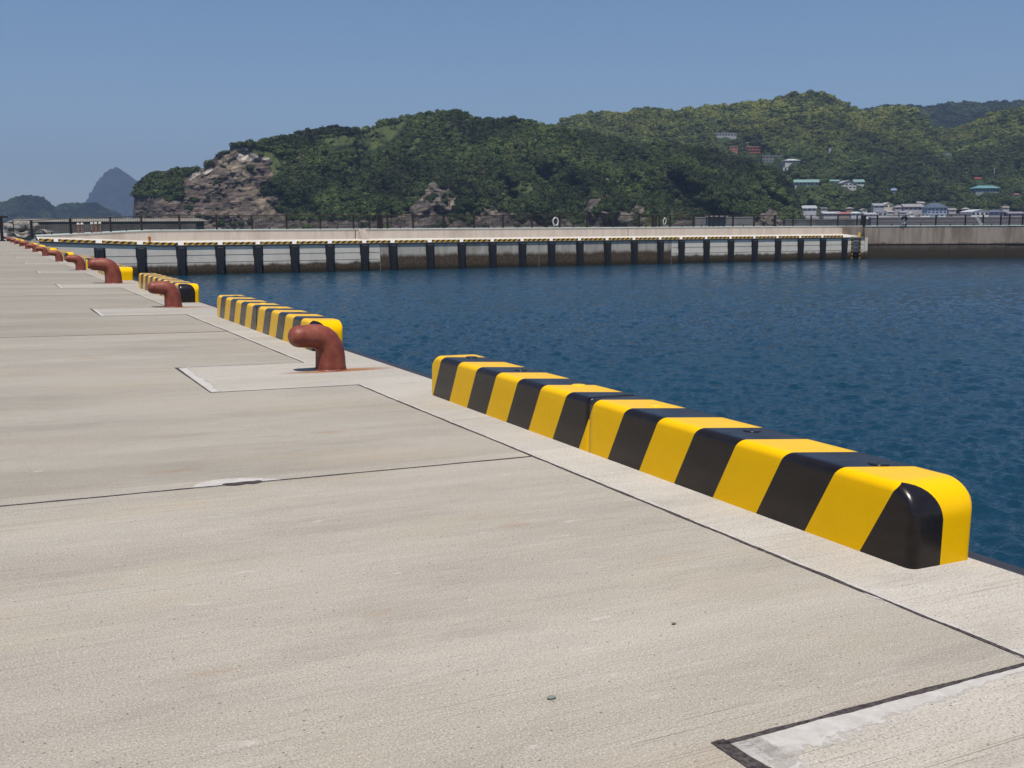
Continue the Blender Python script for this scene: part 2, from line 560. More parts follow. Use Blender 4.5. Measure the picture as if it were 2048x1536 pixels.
# steel and rubber edge below the arris
em = MB(); em.box(UE + .002, UE + .15, V0, V1, -.30, -.02)
em.build('edge_rubber', M_RUBBER, quay)

M_PEBBLE = flat('pebble_stone', (.20, .24, .20), .8, var=.3, scale=60)
M_PEBBLE2 = flat('brown_pebble_stone', (.17, .12, .08), .8, var=.3, scale=60)
for (u, v, r_, mt, lb) in ((1.608, 2.78, .0105, M_PEBBLE, 'small grey-green pebble lying on the near concrete deck'),
                           (2.368, 3.15, .007, M_PEBBLE2, 'tiny brown stone chip on the deck right of the pebble')):
    rings = []
    for k, (z, w) in enumerate(((0, .7), (.35, 1), (.8, .85), (1.05, .4))):
        rings.append([(w * r_ * math.cos(a) * (1 + .25 * math.sin(2.3 * a + k)) * 1.25, w * r_ * math.sin(a) * (1 + .2 * math.cos(3 * a + k)), z * r_) for a in np.linspace(0, 2 * math.pi, 13)[:-1]])
    o = MB().loops(rings).build('pebble', mt, smooth=True)
    o.matrix_world = Q @ Matrix.Translation((u, v, .001))
    tag(o, lb, 'pebble')


# ------------------------------------------------------------------ striped curbs
CH, CW, RT = .385, UE - UC - .012, .048


def curb_segment(L, end0, end1, v0, toff):
    """segment from y=0 (near camera) to y=L; end0/end1: rounded outer end. v0: station used for the stripes"""
    rE, rC = .165, .045
    hw = CW / 2
    def sec_at(d, rounded):          # d: distance from end
        if not rounded or d >= rE: h = CH
        else: h = CH - rE + math.sqrt(max(0, rE * rE - (rE - d) ** 2))
        if not rounded or d >= rC: w = hw
        else: w = hw - rC + math.sqrt(max(0, rC * rC - (rC - d) ** 2))
        return h, w
    ends = [0, .001, .003, .006, .010, .015, .022, .032, .045, .06, .08, .1, .125, .15, .165]
    ys = []
    if end0: ys += ends
    else: ys += [0, .004]
    a = ys[-1]; ys2 = ([L - e for e in ends] if end1 else [L, L - .004])[::-1]
    nmid = int((ys2[0] - a) / .05)
    ys += list(np.linspace(a, ys2[0], nmid + 1)[1:-1]) + ys2
    rows = []; st = []
    for y in ys:
        h, w = CH, hw
        if end0 and y < rE: h, w = sec_at(y, True)
        elif end1 and L - y < rE: h, w = sec_at(L - y, True)
        inset = 0
        if (not end0 and y < .003) or (not end1 and L - y < .003): h -= .006; w -= .006
        sec = []
        for z in np.linspace(0, h - RT, 7): sec.append((-w, z))
        for a_ in np.linspace(0, math.pi / 2, 9)[1:]: sec.append((-w + RT - RT * math.cos(a_), h - RT + RT * math.sin(a_)))
        for x in np.linspace(-w + RT, w - .03, 9)[1:]: sec.append((x, h))
        for a_ in np.linspace(0, math.pi / 2, 6)[1:]: sec.append((w - .03 + .03 * math.sin(a_), h - .03 + .03 * math.cos(a_)))
        sec.append((w, 0))
        rows.append([(x, y, z) for x, z in sec])
        s_ = []
        for (x, z) in sec:
            v = v0 + y; du = x + hw
            t_ = v + .53 * z + .38 * du
            if end0 and y < rE + .001:
                arc = rE * (math.pi / 2 - math.asin(max(0, min(1, (rE - y) / rE))))
                af = 1 - arc / (rE * math.pi / 2)
                te = 3.555 + .38 * (du - .2 * (1 - math.exp(-af / .38)))
                k = min(1, max(0, (du - .008) / .04))
                t_ = t_ * (1 - k) + te * k
            s_.append(t_ + toff)
        st.append(s_)
    nR, nS = len(rows), len(rows[0])
    v = [p for r_ in rows for p in r_]
    f = []
    for i in range(nR - 1):
        for j in range(nS - 1):
            a = i * nS + j
            f.append((a, a + nS, a + nS + 1, a + 1))
    # end faces: the outline shrinks towards the middle of its foot
    stl = [s2 for r_ in st for s2 in r_]
    def endface(ri, flip):
        prev = [ri * nS + j for j in range(nS)]
        for sc_ in (.86, .7, .52, .34, .16, .001):
            cur = []
            for j in range(nS):
                x, y, z = rows[ri][j]; x *= sc_; z *= sc_
                du = x + hw
                v.append((x, y, z))
                if ri == 0 and end0:
                    k = min(1, max(0, (du - .008) / .04))
                    t_ = (v0 + .53 * z + .38 * du) * (1 - k) + (3.555 + .38 * (du - .186)) * k
                else: t_ = v0 + y + .53 * z + .38 * du
                stl.append(t_ + toff); cur.append(len(v) - 1)
            for j in range(nS - 1):
                ff = (prev[j], prev[j + 1], cur[j + 1], cur[j])
                f.append(ff if not flip else ff[::-1])
            prev = cur
    endface(0, False); endface(nR - 1, True)
    me = bpy.data.meshes.new('segment')
    me.from_pydata(v, [], f)
    at_ = me.attributes.new('stripe', 'FLOAT', 'POINT'); at_.data.foreach_set('value', np.array(stl, np.float32))
    me.polygons.foreach_set('use_smooth', [True] * len(f))
    me.materials.append(M_STRIPE)
    me.update()
    return me


def cap_mesh(yellow):
    mb = MB(); rings = []
    for r_, z in ((.054, 0), (.054, .003), (.050, .0055), (.030, .0065), (.012, .007)):
        rings.append([(r_ * math.cos(a), r_ * math.sin(a), z) for a in np.linspace(0, 2 * math.pi, 25)[:-1]])
    mb.loops(rings, False, True)
    mb.loops([[(.007 * math.cos(a), .007 * math.sin(a), z) for a in np.linspace(0, 2 * math.pi, 9)[:-1]] for z in (.0065, .010)], False, True)
    return mb.mesh('bolt_cap', M_CAPY if yellow else M_CAPB, True)


M_CAPY = flat('yellow_cap', (.92, .56, .005), .3, .5, var=.05); M_CAPB = flat('black_cap', (.016, .015, .018), .25, .5, var=.2)
CAPY, CAPB = cap_mesh(True), cap_mesh(False)
# (near end v, length, stripe shift)
CURBS = [(3.235, 5.70, 0.0), (12.765, 5.86, 9.53 % .76), (22.33, 6.07, -.05), (32.46, 5.9, .1), (42.2, 5.9, .45), (52.6, 5.9, .0),
         (62.6, 5.9, .3), (72.6, 5.9, .3), (82.8, 5.9, .0), (93.2, 5.9, .4), (104, 5.9, .2), (115, 5.9, .1)]
LB = ['nearest and largest of the yellow and black striped concrete curbs at the water edge',
      'striped yellow and black curb right behind the nearest rusty bollard',
      'striped curb with a black water-side end, behind the second rusty bollard',
      'striped curb whose near end shows beside the third, thickest rusty bollard',
      'striped curb with black end face between the third and fourth rusty bollards']
for k, (v, L, sh) in enumerate(CURBS):
    root = empty('striped_curb', Q @ Matrix.Translation(((UC + UE - .012) / 2 + .0, v, 0.0)))
    tag(root, LB[k] if k < 5 else 'small far striped curb at the water edge, %s one counting from the camera' % ordinal(k), 'curb',
        'yellow and black striped curbs along the quay edge')
    half = L / 2
    # stripes run on the same phase from the near end: yellow starts at 3.555
    base = -3.555 + .0
    for (y0, e0, e1) in ((0, True, False), (half + .0015, False, True)):
        me = curb_segment(half - .0015, e0, e1, 3.235 + y0, base + (sh if k not in (1,) else 0.0))
        o = bpy.data.objects.new('segment', me); COL.objects.link(o); o.parent = root; o.location = (0, y0, 0)
    if k < 4:
        for cy in (.47, 1.44, 2.42, 3.42, 4.36, 5.33):
            x = .05 if k == 0 else .02
            t_ = (3.235 + cy) + .53 * CH + .38 * (x + CW / 2) - 3.555 + (sh if k != 1 else 0)
            yl = (t_ / .76) % 1 < .5
            o = bpy.data.objects.new('bolt_cap', CAPY if yl else CAPB); COL.objects.link(o); o.parent = root
            o.location = (x, cy, CH)


# ------------------------------------------------------------------ bollards
def bollard_mesh():
    # spine in the local x-z plane (x towards land is negative), radius across and radius in plane
    sp = [(.000, .000, .168), (.000, .012, .172), (.000, .05, .165), (-.003, .13, .162), (-.008, .20, .158), (-.022, .262, .153), (-.052, .312, .148),
          (-.098, .350, .143), (-.155, .372, .136), (-.215, .380, .129), (-.275, .380, .124), (-.335, .380, .122), (-.385, .380, .117),
          (-.425, .380, .104), (-.452, .380, .083), (-.468, .380, .055), (-.474, .380, .022)]
    # tangent angle by finite differences
    rings = []
    n_ = 28
    for k, (x, z, r_) in enumerate(sp):
        x0, z0, _ = sp[max(0, k - 1)]; x1, z1, _ = sp[min(len(sp) - 1, k + 1)]
        d = np.array([x1 - x0, 0, z1 - z0]); d /= np.linalg.norm(d)
        if k == 0: d = np.array([0, 0, 1.0])
        u = np.array([0, 1.0, 0]); w = np.cross(d, u)
        wy = 1.0 + (.12 if x < -.28 else 0) * min(1, (-.28 - x) / .08 if x < -.28 else 0)
        rings.append([tuple(np.array([x, 0, z]) + r_ * (wy * math.cos(t) * u + math.sin(t) * w)) for t in [2 * math.pi * q / n_ for q in range(n_)]])
    mb = MB(); mb.loops(rings, False, True)
    me = mb.mesh('bollard', M_BOLLARD, True)
    return me


BM = bollard_mesh()
fl = MB()
fr = []
for r_, z in ((.182, 0), (.180, .006), (.171, .016), (.166, .02)):
    fr.append([(r_ * math.cos(a) * (1 + .02 * math.sin(5 * a)), r_ * math.sin(a) * (1 + .02 * math.sin(7 * a)), z) for a in np.linspace(0, 2 * math.pi, 41)[:-1]])
fl.loops(fr, False, True)
FM = fl.mesh('weld_collar', M_BOLLARD, True)
LBB = {1: 'nearest rusty red hook-headed mooring bollard, rust stain round its foot, before the second striped curb',
       2: 'second rusty red mooring bollard from the camera, in front of a black curb end',
       3: 'tallest and thickest rusty red bollard, third from the camera',
       4: 'fourth rusty red bollard, just left of the tallest one'}
first = None
for k, v in enumerate(BV):
    if k == 0: continue
    sc = 1.37 if k == 3 else (1.08 if k in (4, 8) else 1.0)
    if first is None:
        root = empty('mooring_bollard')
        o = bpy.data.objects.new('post', BM); COL.objects.link(o); o.parent = root
        o = bpy.data.objects.new('weld_collar', FM); COL.objects.link(o); o.parent = root
        first = root
    else: root = copy_tree(first)
    root.matrix_world = Q @ Matrix.Translation((3.447, v, .001)) @ Matrix.Rotation(R(-4 + 8 * random.random() if k > 1 else 6), 4, 'Z') @ Matrix.Diagonal((sc, sc, sc, 1))
    tag(root, LBB.get(k, 'small distant rusty red bollard, %s in the row counting from the camera' % ordinal(k - 1)), 'bollard', 'mooring bollards along the quay')

# ------------------------------------------------------------------ breakwater across the basin
BP0 = np.array([14.469, 84.556]); BA = -.028; BS = 2.983
BD = np.array([math.cos(BA), math.sin(BA)]); BN = np.array([-BD[1], BD[0]])
MBW = Matrix(((BD[0], BN[0], 0, BP0[0]), (BD[1], BN[1], 0, BP0[1]), (0, 0, 1, 0), (0, 0, 0, 1)))   # local: x along the face, y away, z up
BL, BR = -10.1, 70.9
EZ = 2.334


def face_mat(name, clean, stain, tide0, tide1, streak=.35, dark=None):
    """concrete face with a tide band below tide1 (world z)"""
    n = N(name, .88, .2)
    z = n.sep()[2]
    c = n.ramp(n.noise(.5, 5, .6), [(.3, tuple(q * .9 for q in clean)), (.7, clean)])
    s1 = n.noise(1.0, 5, .65, n.map((2.2, 2.2, .22)))
    c = n.mix(n.ramp(s1, [(.45, 0), (.75, streak)]), c, stain)
    s0 = n.noise(.35, 4, .6, n.map((1, 1, .35), (3, 1, 7)))
    c = n.mix(n.ramp(s0, [(.52, 0), (.7, streak * 1.2)]), c, stain)
    w = n.noise(.8, 5, .7, n.map((1, 1, .2)))
    zz = n.math('ADD', z, n.math('MULTIPLY', n.math('SUBTRACT', w, .5), -.7))
    f = n.t.nodes.new('ShaderNodeMapRange'); f.interpolation_type = 'SMOOTHSTEP'
    n.link(zz, f.inputs[0]); f.inputs[1].default_value = tide0; f.inputs[2].default_value = tide1
    f.inputs[3].default_value = 1; f.inputs[4].default_value = 0
    algae = n.ramp(n.noise(5, 6, .75), [(.3, (.035, .028, .022)), (.55, (.10, .072, .05)), (.75, (.24, .19, .14))])
    c = n.mix(f.outputs[0], c, algae)
    g = n.t.nodes.new('ShaderNodeMapRange')
    n.link(z, g.inputs[0]); g.inputs[1].default_value = .15; g.inputs[2].default_value = .55
    g.inputs[3].default_value = .75; g.inputs[4].default_value = 0
    c = n.mix(g.outputs[0], c, (.022, .02, .014))
    if dark:
        d = n.t.nodes.new('ShaderNodeMapRange'); d.interpolation_type = 'SMOOTHSTEP'
        n.link(zz, d.inputs[0]); d.inputs[1].default_value = dark[0]; d.inputs[2].default_value = dark[1]
        d.inputs[3].default_value = .8; d.inputs[4].default_value = 0
        c = n.mix(d.outputs[0], c, (.05, .04, .035))
    n.color(c)
    n.bump(n.noise(7, 6, .7), .5, .05)
    return n.m


M_F1 = face_mat('pale_caisson', (.74, .675, .58), (.52, .47, .40), .62, .95)
M_F2 = face_mat('stained_caisson', (.50, .46, .40), (.20, .165, .13), 1.05, 1.5, .75)
M_F3 = face_mat('brown_caisson', (.36, .30, .25), (.17, .13, .10), .75, 1.3, .8, (1.45, 1.75))
M_UP = face_mat('upper_wall_concrete', (.62, .53, .45), (.42, .34, .28), -2, -1, .6)
M_TOPC = flat('white_apron_concrete', (.58, .545, .485), .85, var=.08, scale=2)
M_WALK = flat('walkway_coating', (.47, .53, .49), .8, var=.08, scale=1.5)
M_FENDER = flat('fender_rubber', (.02, .021, .026), .55, .4, var=.4, scale=3)

bw = empty('breakwater', MBW)
tag(bw, 'long concrete breakwater across the basin with a pale apron and stained caisson wall', 'breakwater')
JX = [-10.1, 16.3, 46.0, 70.9]


def ramp_z(x):   # deck climbs towards the root
    if x > -1: return EZ
    t_ = min(1, (-1 - x) / 9.9); return EZ + .46 * t_


WO = 8.0


def wall_top(x):
    if x > -1.2: return 3.5
    t_ = min(1, (-1.2 - x) / 9.7); return 3.5 - .42 * t_


for k in range(3):
    a, b = JX[k] + .02, JX[k + 1] - .02
    mb = MB(); xs = list(np.linspace(a, b, 14))
    for x0, x1 in zip(xs[:-1], xs[1:]):
        z0, z1 = ramp_z(x0), ramp_z(x1)
        mb.quad((x0, 0, -2), (x1, 0, -2), (x1, 0, z1 - .03), (x0, 0, z0 - .03))
    mb.quad((a, 0, -2), (a, 0, ramp_z(a) - .03), (a, 12, ramp_z(a) - .03), (a, 12, -2))
    mb.quad((b, 0, -2), (b, 12, -2), (b, 12, EZ - .03), (b, 0, EZ - .03))
    mb.build('caisson', (M_F1, M_F2, M_F1)[k], bw)
mb = MB(); xs = list(np.linspace(BL, BR, 60))
for x0, x1 in zip(xs[:-1], xs[1:]):
    z0, z1 = ramp_z(x0), ramp_z(x1)
    mb.quad((x0, -.04, z0), (x1, -.04, z1), (x1, WO, z1 + .24), (x0, WO, z0 + .24))
    mb.quad((x0, -.04, z0 - .12), (x1, -.04, z1 - .12), (x1, -.04, z1), (x0, -.04, z0))
mb.quad((BR, 2.5, EZ + .075), (BR + 9, 2.5, EZ + .075), (BR + 9, WO, EZ + .24), (BR, WO, EZ + .24))
mb.build('apron', M_TOPC, bw)
# horizontal pour lines on the faces
_pl = flat('pour_line_dark', (.20, .19, .17))
for (a, b, z) in ((-10.0, 16.2, 1.55), (46.1, 70.8, 1.55), (-10.0, 16.2, .98), (46.1, 70.8, .98)):
    MB().box(a, b, -.012, .01, z - .015, z + .015).build('pour_line', _pl, bw)
for x in (16.3, 46.0, 31.5): MB().box(x - .02, x + .02, -.015, .02, -.5, EZ - .13).build('pour_line', _pl, bw)
# upper wall and walkway
for k, (a, b) in enumerate(((BL, 16.6), (16.66, 46.0), (46.06, BR + 9))):
    mb = MB(); xs = list(np.linspace(a, b, 24))
    for x0, x1 in zip(xs[:-1], xs[1:]):
        mb.quad((x0, WO, ramp_z(x0) + .1), (x1, WO, ramp_z(x1) + .1), (x1, WO, wall_top(x1)), (x0, WO, wall_top(x0)))
    mb.quad((b, WO, EZ), (b, WO + 5, EZ), (b, WO + 5, 3.5), (b, WO, 3.5))
    mb.build('upper_wall', M_UP, bw)
mb = MB(); xs = list(np.linspace(BL, BR + 9, 70))
for x0, x1 in zip(xs[:-1], xs[1:]):
    mb.quad((x0, WO - .05, wall_top(x0)), (x1, WO - .05, wall_top(x1)), (x1, WO + 6, wall_top(x1)), (x0, WO + 6, wall_top(x0)))
    mb.quad((x0, WO - .05, wall_top(x0) - .07), (x1, WO - .05, wall_top(x1) - .07), (x1, WO - .05, wall_top(x1)), (x0, WO - .05, wall_top(x0)))
    mb.quad((x1, WO + 6, -2), (x0, WO + 6, -2), (x0, WO + 6, wall_top(x0)), (x1, WO + 6, wall_top(x1)))
mb.build('walkway', M_WALK, bw)
# steps against the upper wall
mb = MB()
for i in range(4): mb.box(16.9, 17.6, WO - .3 * (4 - i), WO - .3 * (3 - i), EZ + .2, EZ + .35 + .2 * (i + 1))
mb.build('steps', M_UP, bw)
mb = MB(); mb.box(16.6, 16.66, WO - .03, WO + .1, EZ + .2, 3.5); mb.build('wall_joint', flat('dark_wall_joint', (.07, .06, .055)), bw)  # dark crack joint in the upper wall

# outer arm: parallel to the view, no apron
PA = at(1728, 514, 113); PA[2] = 0
ARM_D = np.array([RW[0], RW[1]]); ARM_D /= np.linalg.norm(ARM_D)
MARM = Matrix(((ARM_D[0], -ARM_D[1], 0, PA[0]), (ARM_D[1], ARM_D[0], 0, PA[1]), (0, 0, 1, 0), (0, 0, 0, 1)))
arm = empty('harbour_wall', MARM)
tag(arm, 'stained brown concrete harbour wall at right with railing on top and no apron', 'wall')
mb = MB(); mb.quad((0, 0, -2), (15.4, 0, -2), (15.4, 0, 3.44), (0, 0, 3.44)); mb.quad((0, 0, -2), (0, 0, 3.44), (0, 9, 3.44), (0, 9, -2))
mb.build('wall_face', M_F3, arm)
mb = MB(); mb.quad((15.46, .03, -2), (45, .03, -2), (45, .03, 3.44), (15.46, .03, 3.44)); mb.build('wall_face', M_F3, arm)
mb = MB(); mb.box(0, 15.4, -.05, 7, 3.44, 3.52); mb.box(15.46, 45, -.02, 7, 3.44, 3.52); mb.build('walkway', M_WALK, arm)
_pl = flat('arm_line', (.05, .04, .035))
for q in ((0, 45, -.04, .02, 1.5, 1.56), (9.2, 9.26, -.04, .02, -.3, 1.49), (15.4, 15.45, -.04, .02, -.3, 1.49)): MB().box(*q).build('pour_line', _pl, arm)

# fenders
TF = [-2 * BS, -BS, 0, BS, 2 * BS, 3 * BS, 4 * BS, 5 * BS, 17.45] + [20.851 + i * BS for i in range(9)] + [47.161 + i * BS for i in range(8)]


def fender():
    root = empty('rubber_fender')
    mb = MB()
    sec = lambda w, d, z, w2: [(-w, 0, z), (w, 0, z), (w2, -d, z), (-w2, -d, z)]
    mb.loops([sec(.33, .22, 2.16, .20), sec(.34, .30, 2.10, .23), sec(.34, .32, 1.4, .22), sec(.31, .32, 1.1, .20), sec(.30, .30, .1, .19), sec(.26, .22, -.5, .17)])
    mb.build('body', M_FENDER, root)
    mb = MB(); mb.box(-.40, .40, -.05, .0, 1.42, 2.2); mb.box(-.35, .35, -.05, .0, -.4, 1.38)
    mb.build('flange', M_FENDER, root)
    return root


F0 = fender()
for i, t_ in enumerate(TF):
    o = F0 if i == 0 else copy_tree(F0)
    o.matrix_world = MBW @ Matrix.Translation((t_, 0, 0))
    k = len(TF) - 1 - i
    tag(o, 'black rubber fender on the breakwater face, %s counting from the striped ladder' % ordinal(k), 'fender', 'black rubber fenders on the breakwater')


# far wheel stops
def far_stop(L, ph):
    v = []; f = []; st = []
    prof = [(0, 0), (0, .16), (.04, .2), (.18, .2), (.22, .16), (.22, 0)]
    ys = [0, .04] + list(np.linspace(.1, L - .1, 26)) + [L - .04, L]
    for j, y in enumerate(ys):
        s_ = .6 if j in (0, len(ys) - 1) else 1
        for (d, z) in prof:
            v.append((y, d * s_ + (1 - s_) * .11, z * (.85 if s_ < 1 else 1))); st.append(y + ph - z * 1.1 - (.25 if z >= .2 and d > .1 else 0) * 0 - d * .6)
    n_ = len(prof)
    for i in range(len(ys) - 1):
        for j in range(n_ - 1):
            a = i * n_ + j; f.append((a, a + n_, a + n_ + 1, a + 1))
    f.append(tuple(range(n_))); f.append(tuple(len(v) - 1 - q for q in range(n_)))
    me = bpy.data.meshes.new('far_wheel_stop'); me.from_pydata(v, [], f)
    at_ = me.attributes.new('stripe', 'FLOAT', 'POINT'); at_.data.foreach_set('value', np.array(st, np.float32) + 10)
    me.materials.append(M_STRIPE2); me.update(calc_edges=True)
    return me


STP = [(-10.1, 1.0, -.46 * .95), (-8.8, 2.6, 0), (-5.75, 2.5, 0), (-2.8, 2.6, 0)]
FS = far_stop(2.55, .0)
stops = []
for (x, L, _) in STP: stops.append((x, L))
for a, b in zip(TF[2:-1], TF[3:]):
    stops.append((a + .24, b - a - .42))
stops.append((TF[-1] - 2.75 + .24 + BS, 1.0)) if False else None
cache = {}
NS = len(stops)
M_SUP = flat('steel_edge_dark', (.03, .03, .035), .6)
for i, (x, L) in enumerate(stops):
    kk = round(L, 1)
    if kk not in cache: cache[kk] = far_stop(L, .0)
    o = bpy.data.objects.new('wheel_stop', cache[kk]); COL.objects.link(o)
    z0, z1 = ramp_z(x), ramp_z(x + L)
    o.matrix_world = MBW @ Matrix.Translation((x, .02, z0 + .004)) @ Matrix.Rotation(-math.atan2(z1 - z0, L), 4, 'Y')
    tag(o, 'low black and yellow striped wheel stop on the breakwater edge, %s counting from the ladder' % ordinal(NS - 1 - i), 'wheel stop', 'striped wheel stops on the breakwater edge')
mb = MB(); xs = list(np.linspace(BL, BR, 40))
for x0, x1 in zip(xs[:-1], xs[1:]):
    mb.quad((x0, -.09, ramp_z(x0) - .10), (x1, -.09, ramp_z(x1) - .10), (x1, -.09, ramp_z(x1) - .01), (x0, -.09, ramp_z(x0) - .01))
    mb.quad((x0, -.09, ramp_z(x0) - .01), (x1, -.09, ramp_z(x1) - .01), (x1, -.042, ramp_z(x1) - .01), (x0, -.042, ramp_z(x0) - .01))
mb.build('edge_beam', M_SUP, bw)

# ladder
ld = empty('ladder', MBW @ Matrix.Translation((69.6, -.12, 0)))
tag(ld, 'black and yellow striped steel ladder at the right end of the breakwater apron', 'ladder')
lm_ = stripe_mat('ladder_stripes', (.35, .22, .06), (.02, .018, .018), .5, .42)
for x in (-.55, .55):
    v = MB(); v.box(x - .1, x + .1, -.1, .1, -.3, EZ + .05)
    o = v.build('stile', lm_, ld)
    zz = [p.co.z for p in o.data.vertices]
    # subdivide along z for the stripe attribute
    v = MB(); rings = []
    for z in np.linspace(-.3, EZ + .05, 30): rings.append([(x - .065, -.065, z), (x + .065, -.065, z), (x + .065, .065, z), (x - .065, .065, z)])
    v.loops(rings); me = v.mesh('stile', lm_)
    at_ = me.attributes.new('stripe', 'FLOAT', 'POINT'); at_.data.foreach_set('value', np.array([p.co.z for p in me.vertices], np.float32) + 5)
    o.data = me
v = MB()
for z in np.arange(0, EZ, .35): v.box(-.45, .45, -.05, .05, z, z + .06)
v.build('rung', M_SUP, ld)
# pale block and yellow post by the ladder
v = MB(); v.box(70.93, 71.35, -.02, 1.4, -1, EZ - .04); o = v.build('end_block', M_F1, bw)
M_YEL = flat('yellow_paint', (.7, .42, .05), .5); M_ORG = flat('orange_paint', (.45, .16, .05), .5)
v = MB(); v.tube([(0, 0, 0), (0, 0, .42), (0, 0, .46)], [.11, .11, .05], 10); v.tube([(0, 0, .30), (0, 0, .36)], .125, 10)
o = v.build('marker_post', M_YEL, smooth=False); o.matrix_world = MBW @ Matrix.Translation((70.7, .6, EZ)); tag(o, 'stubby yellow marker post at the apron corner above the ladder', 'post')
v = MB(); v.tube([(0, 0, 0), (0, 0, .60), (0, 0, .64)], [.10, .10, .04], 10); v.tube([(0, 0, .45), (0, 0, .52)], .12, 10)
o = v.build('marker_post', M_ORG); o.matrix_world = MBW @ Matrix.Translation((-2.2, 1.0, EZ + .08)); tag(o, 'short orange marker post on the apron at the left', 'post')

# ------------------------------------------------------------------ railings
M_RAIL = flat('railing_brown', (.018, .012, .011), .5, .4)


def bwx(px, y, off, z):
    """station along the breakwater (local x at local y=off, height z) sighted at px"""
    lo, hi = -30.0, 90.0
    for _ in range(50):
        m_ = (lo + hi) / 2
        p = BP0 + BD * m_ + BN * off - CAM[:2]
        q = np.array([p[0], p[1], z - 3.85]); X = 1024 + FPX * (q @ RW) / (q @ FW)
        if X < px: lo = m_
        else: hi = m_
    return lo


def armx(px):
    lo, hi = -2.0, 45.0
    for _ in range(50):
        m_ = (lo + hi) / 2
        p = PA[:2] + ARM_D * m_ - CAM[:2]
        q = np.array([p[0], p[1], 0.0]); X = 1024 + FPX * (q @ RW) / (q @ FW)
        if X < px: lo = m_
        else: hi = m_
    return lo


def railing(M, xs, topf, H, label, bars=True, thick=(), rails=(1.0,), stub=True):
    """posts at xs, rails between; topf(x) gives the foot height"""
    root = empty('railing', M @ Matrix.Translation((xs[0], 0, 0)))
    tag(root, label, 'railing')
    x00 = xs[0]
    for i, x in enumerate(xs):
        w = .16 if i in thick else .075
        v = MB(); z = topf(x)
        v.box(x - x00 - w, x - x00 + w, -.045, .045, z - .15, z + H + .02)
        v.build('post', M_RAIL, root)
    for i, (a, b) in enumerate(zip(xs[:-1], xs[1:])):
        za, zb = topf(a), topf(b)
        v = MB()
        for r_ in rails:
            q = .035 if r_ >= 1 else .028
            v.tube([(a - x00, 0, za + H * r_), (b - x00, 0, zb + H * r_)], q, 6)
        v.build('rail', M_RAIL, root)
        if bars and b - a > .8:
            v = MB(); n_ = max(2, int((b - a) / .14))
            for j in range(1, n_):
                t_ = j / n_; x = a + (b - a) * t_ - x00; z = za + (zb - za) * t_
                v.box(x - .011, x + .011, -.01, .01, z + .2, z + H)
            v.tube([(a - x00, 0, za + .2), (b - x00, 0, zb + .2)], .025, 6)
            v.build('baluster_panel', M_RAIL, root)
        if stub and b - a > 1.5:
            v = MB(); xm = (a + b) / 2 - x00; v.box(xm - .04, xm + .04, -.04, .04, (za + zb) / 2, (za + zb) / 2 + .2); v.build('foot', M_RAIL, root)
    return root


MR = MBW @ Matrix.Translation((0, WO + .25, 0))
W1 = WO + .25
g1 = [bwx(p, 0, W1, 3.9) for p in (142, 221, 283, 359, 433, 504, 573, 640.5, 707, 739, 757)]
g2 = [bwx(p, 0, W1, 4.0) for p in (762, 774.5, 826, 887.5, 948, 1006, 1064, 1119.5, 1174, 1227, 1278, 1306)]
g3 = [bwx(p, 0, W1, 4.0) for p in (1312, 1318.5, 1340, 1387, 1418.6, 1427, 1438, 1449, 1466, 1508, 1549)]
g4 = [bwx(p, 0, W1, 4.0) for p in (1551, 1586, 1622, 1675.5, 1714, 1724)]
railing(MR, g1, wall_top, 1.22, 'brown baluster railing on the left breakwater wall, up to the first double post', thick=(10,))
railing(MR, g2, wall_top, 1.22, 'brown baluster railing on the middle breakwater, between the two double posts', thick=(0, 11))
railing(MR, g3, wall_top, 1.22, 'brown baluster railing right of the second double post with four close posts')
railing(MR, g4, wall_top, 1.22, 'open three-rail railing at the right end of the upper breakwater wall', bars=False, rails=(1.0, .66, .36), thick=(5,), stub=False)
g5 = [armx(p) for p in (1730, 1756, 1813, 1873, 1932, 1967.6, 2003, 2020.5, 2047, 2100)]
railing(MARM @ Matrix.Translation((0, .2, 0)), g5, lambda x: 3.52, 1.12, 'open railing with low rail on top of the brown harbour wall at far right', bars=False, rails=(1.0, .62, .3), thick=(0,))
qa = at(28, 470, 120); xb = bwx(62, 0, W1, 3.5); qb = np.array([*(BP0 + BD * xb + BN * W1), 3.1]); xc = bwx(141, 0, W1, 3.5)
_d = (qb - qa)[:2]; _L = np.linalg.norm(_d); _d /= _L
MG0 = Matrix(((_d[0], -_d[1], 0, qa[0]), (_d[1], _d[0], 0, qa[1]), (0, 0, 1, 0), (0, 0, 0, 1)))
mb = MB(); mb.box(-60, 3.4, 127, 133, 1.5, 3.0); o = mb.build('end_wall', M_TOPC); tag(o, 'low pale concrete wall across the far left end of the quay', 'wall')
railing(MR, [xb + .08, xc], wall_top, 1.22, 'short brown railing on the ramped walkway end, between the far left posts', rails=(1.0, .6))
railing(MG0, [0, _L], lambda x: qa[2] + .5 + (wall_top(xb) - qa[2] - .5) * x / _L, 1.22, 'brown railing at the far left end with a thick end post', bars=False, thick=(0,), rails=(1.0, .6))

# life rings
M_WHITE = flat('ring_white', (.52, .50, .49), .5, var=.1); M_GREY = flat('dull_grey', (.35, .34, .33), .7)
M_DARKC = flat('dark_cover', (.03, .04, .05), .6)


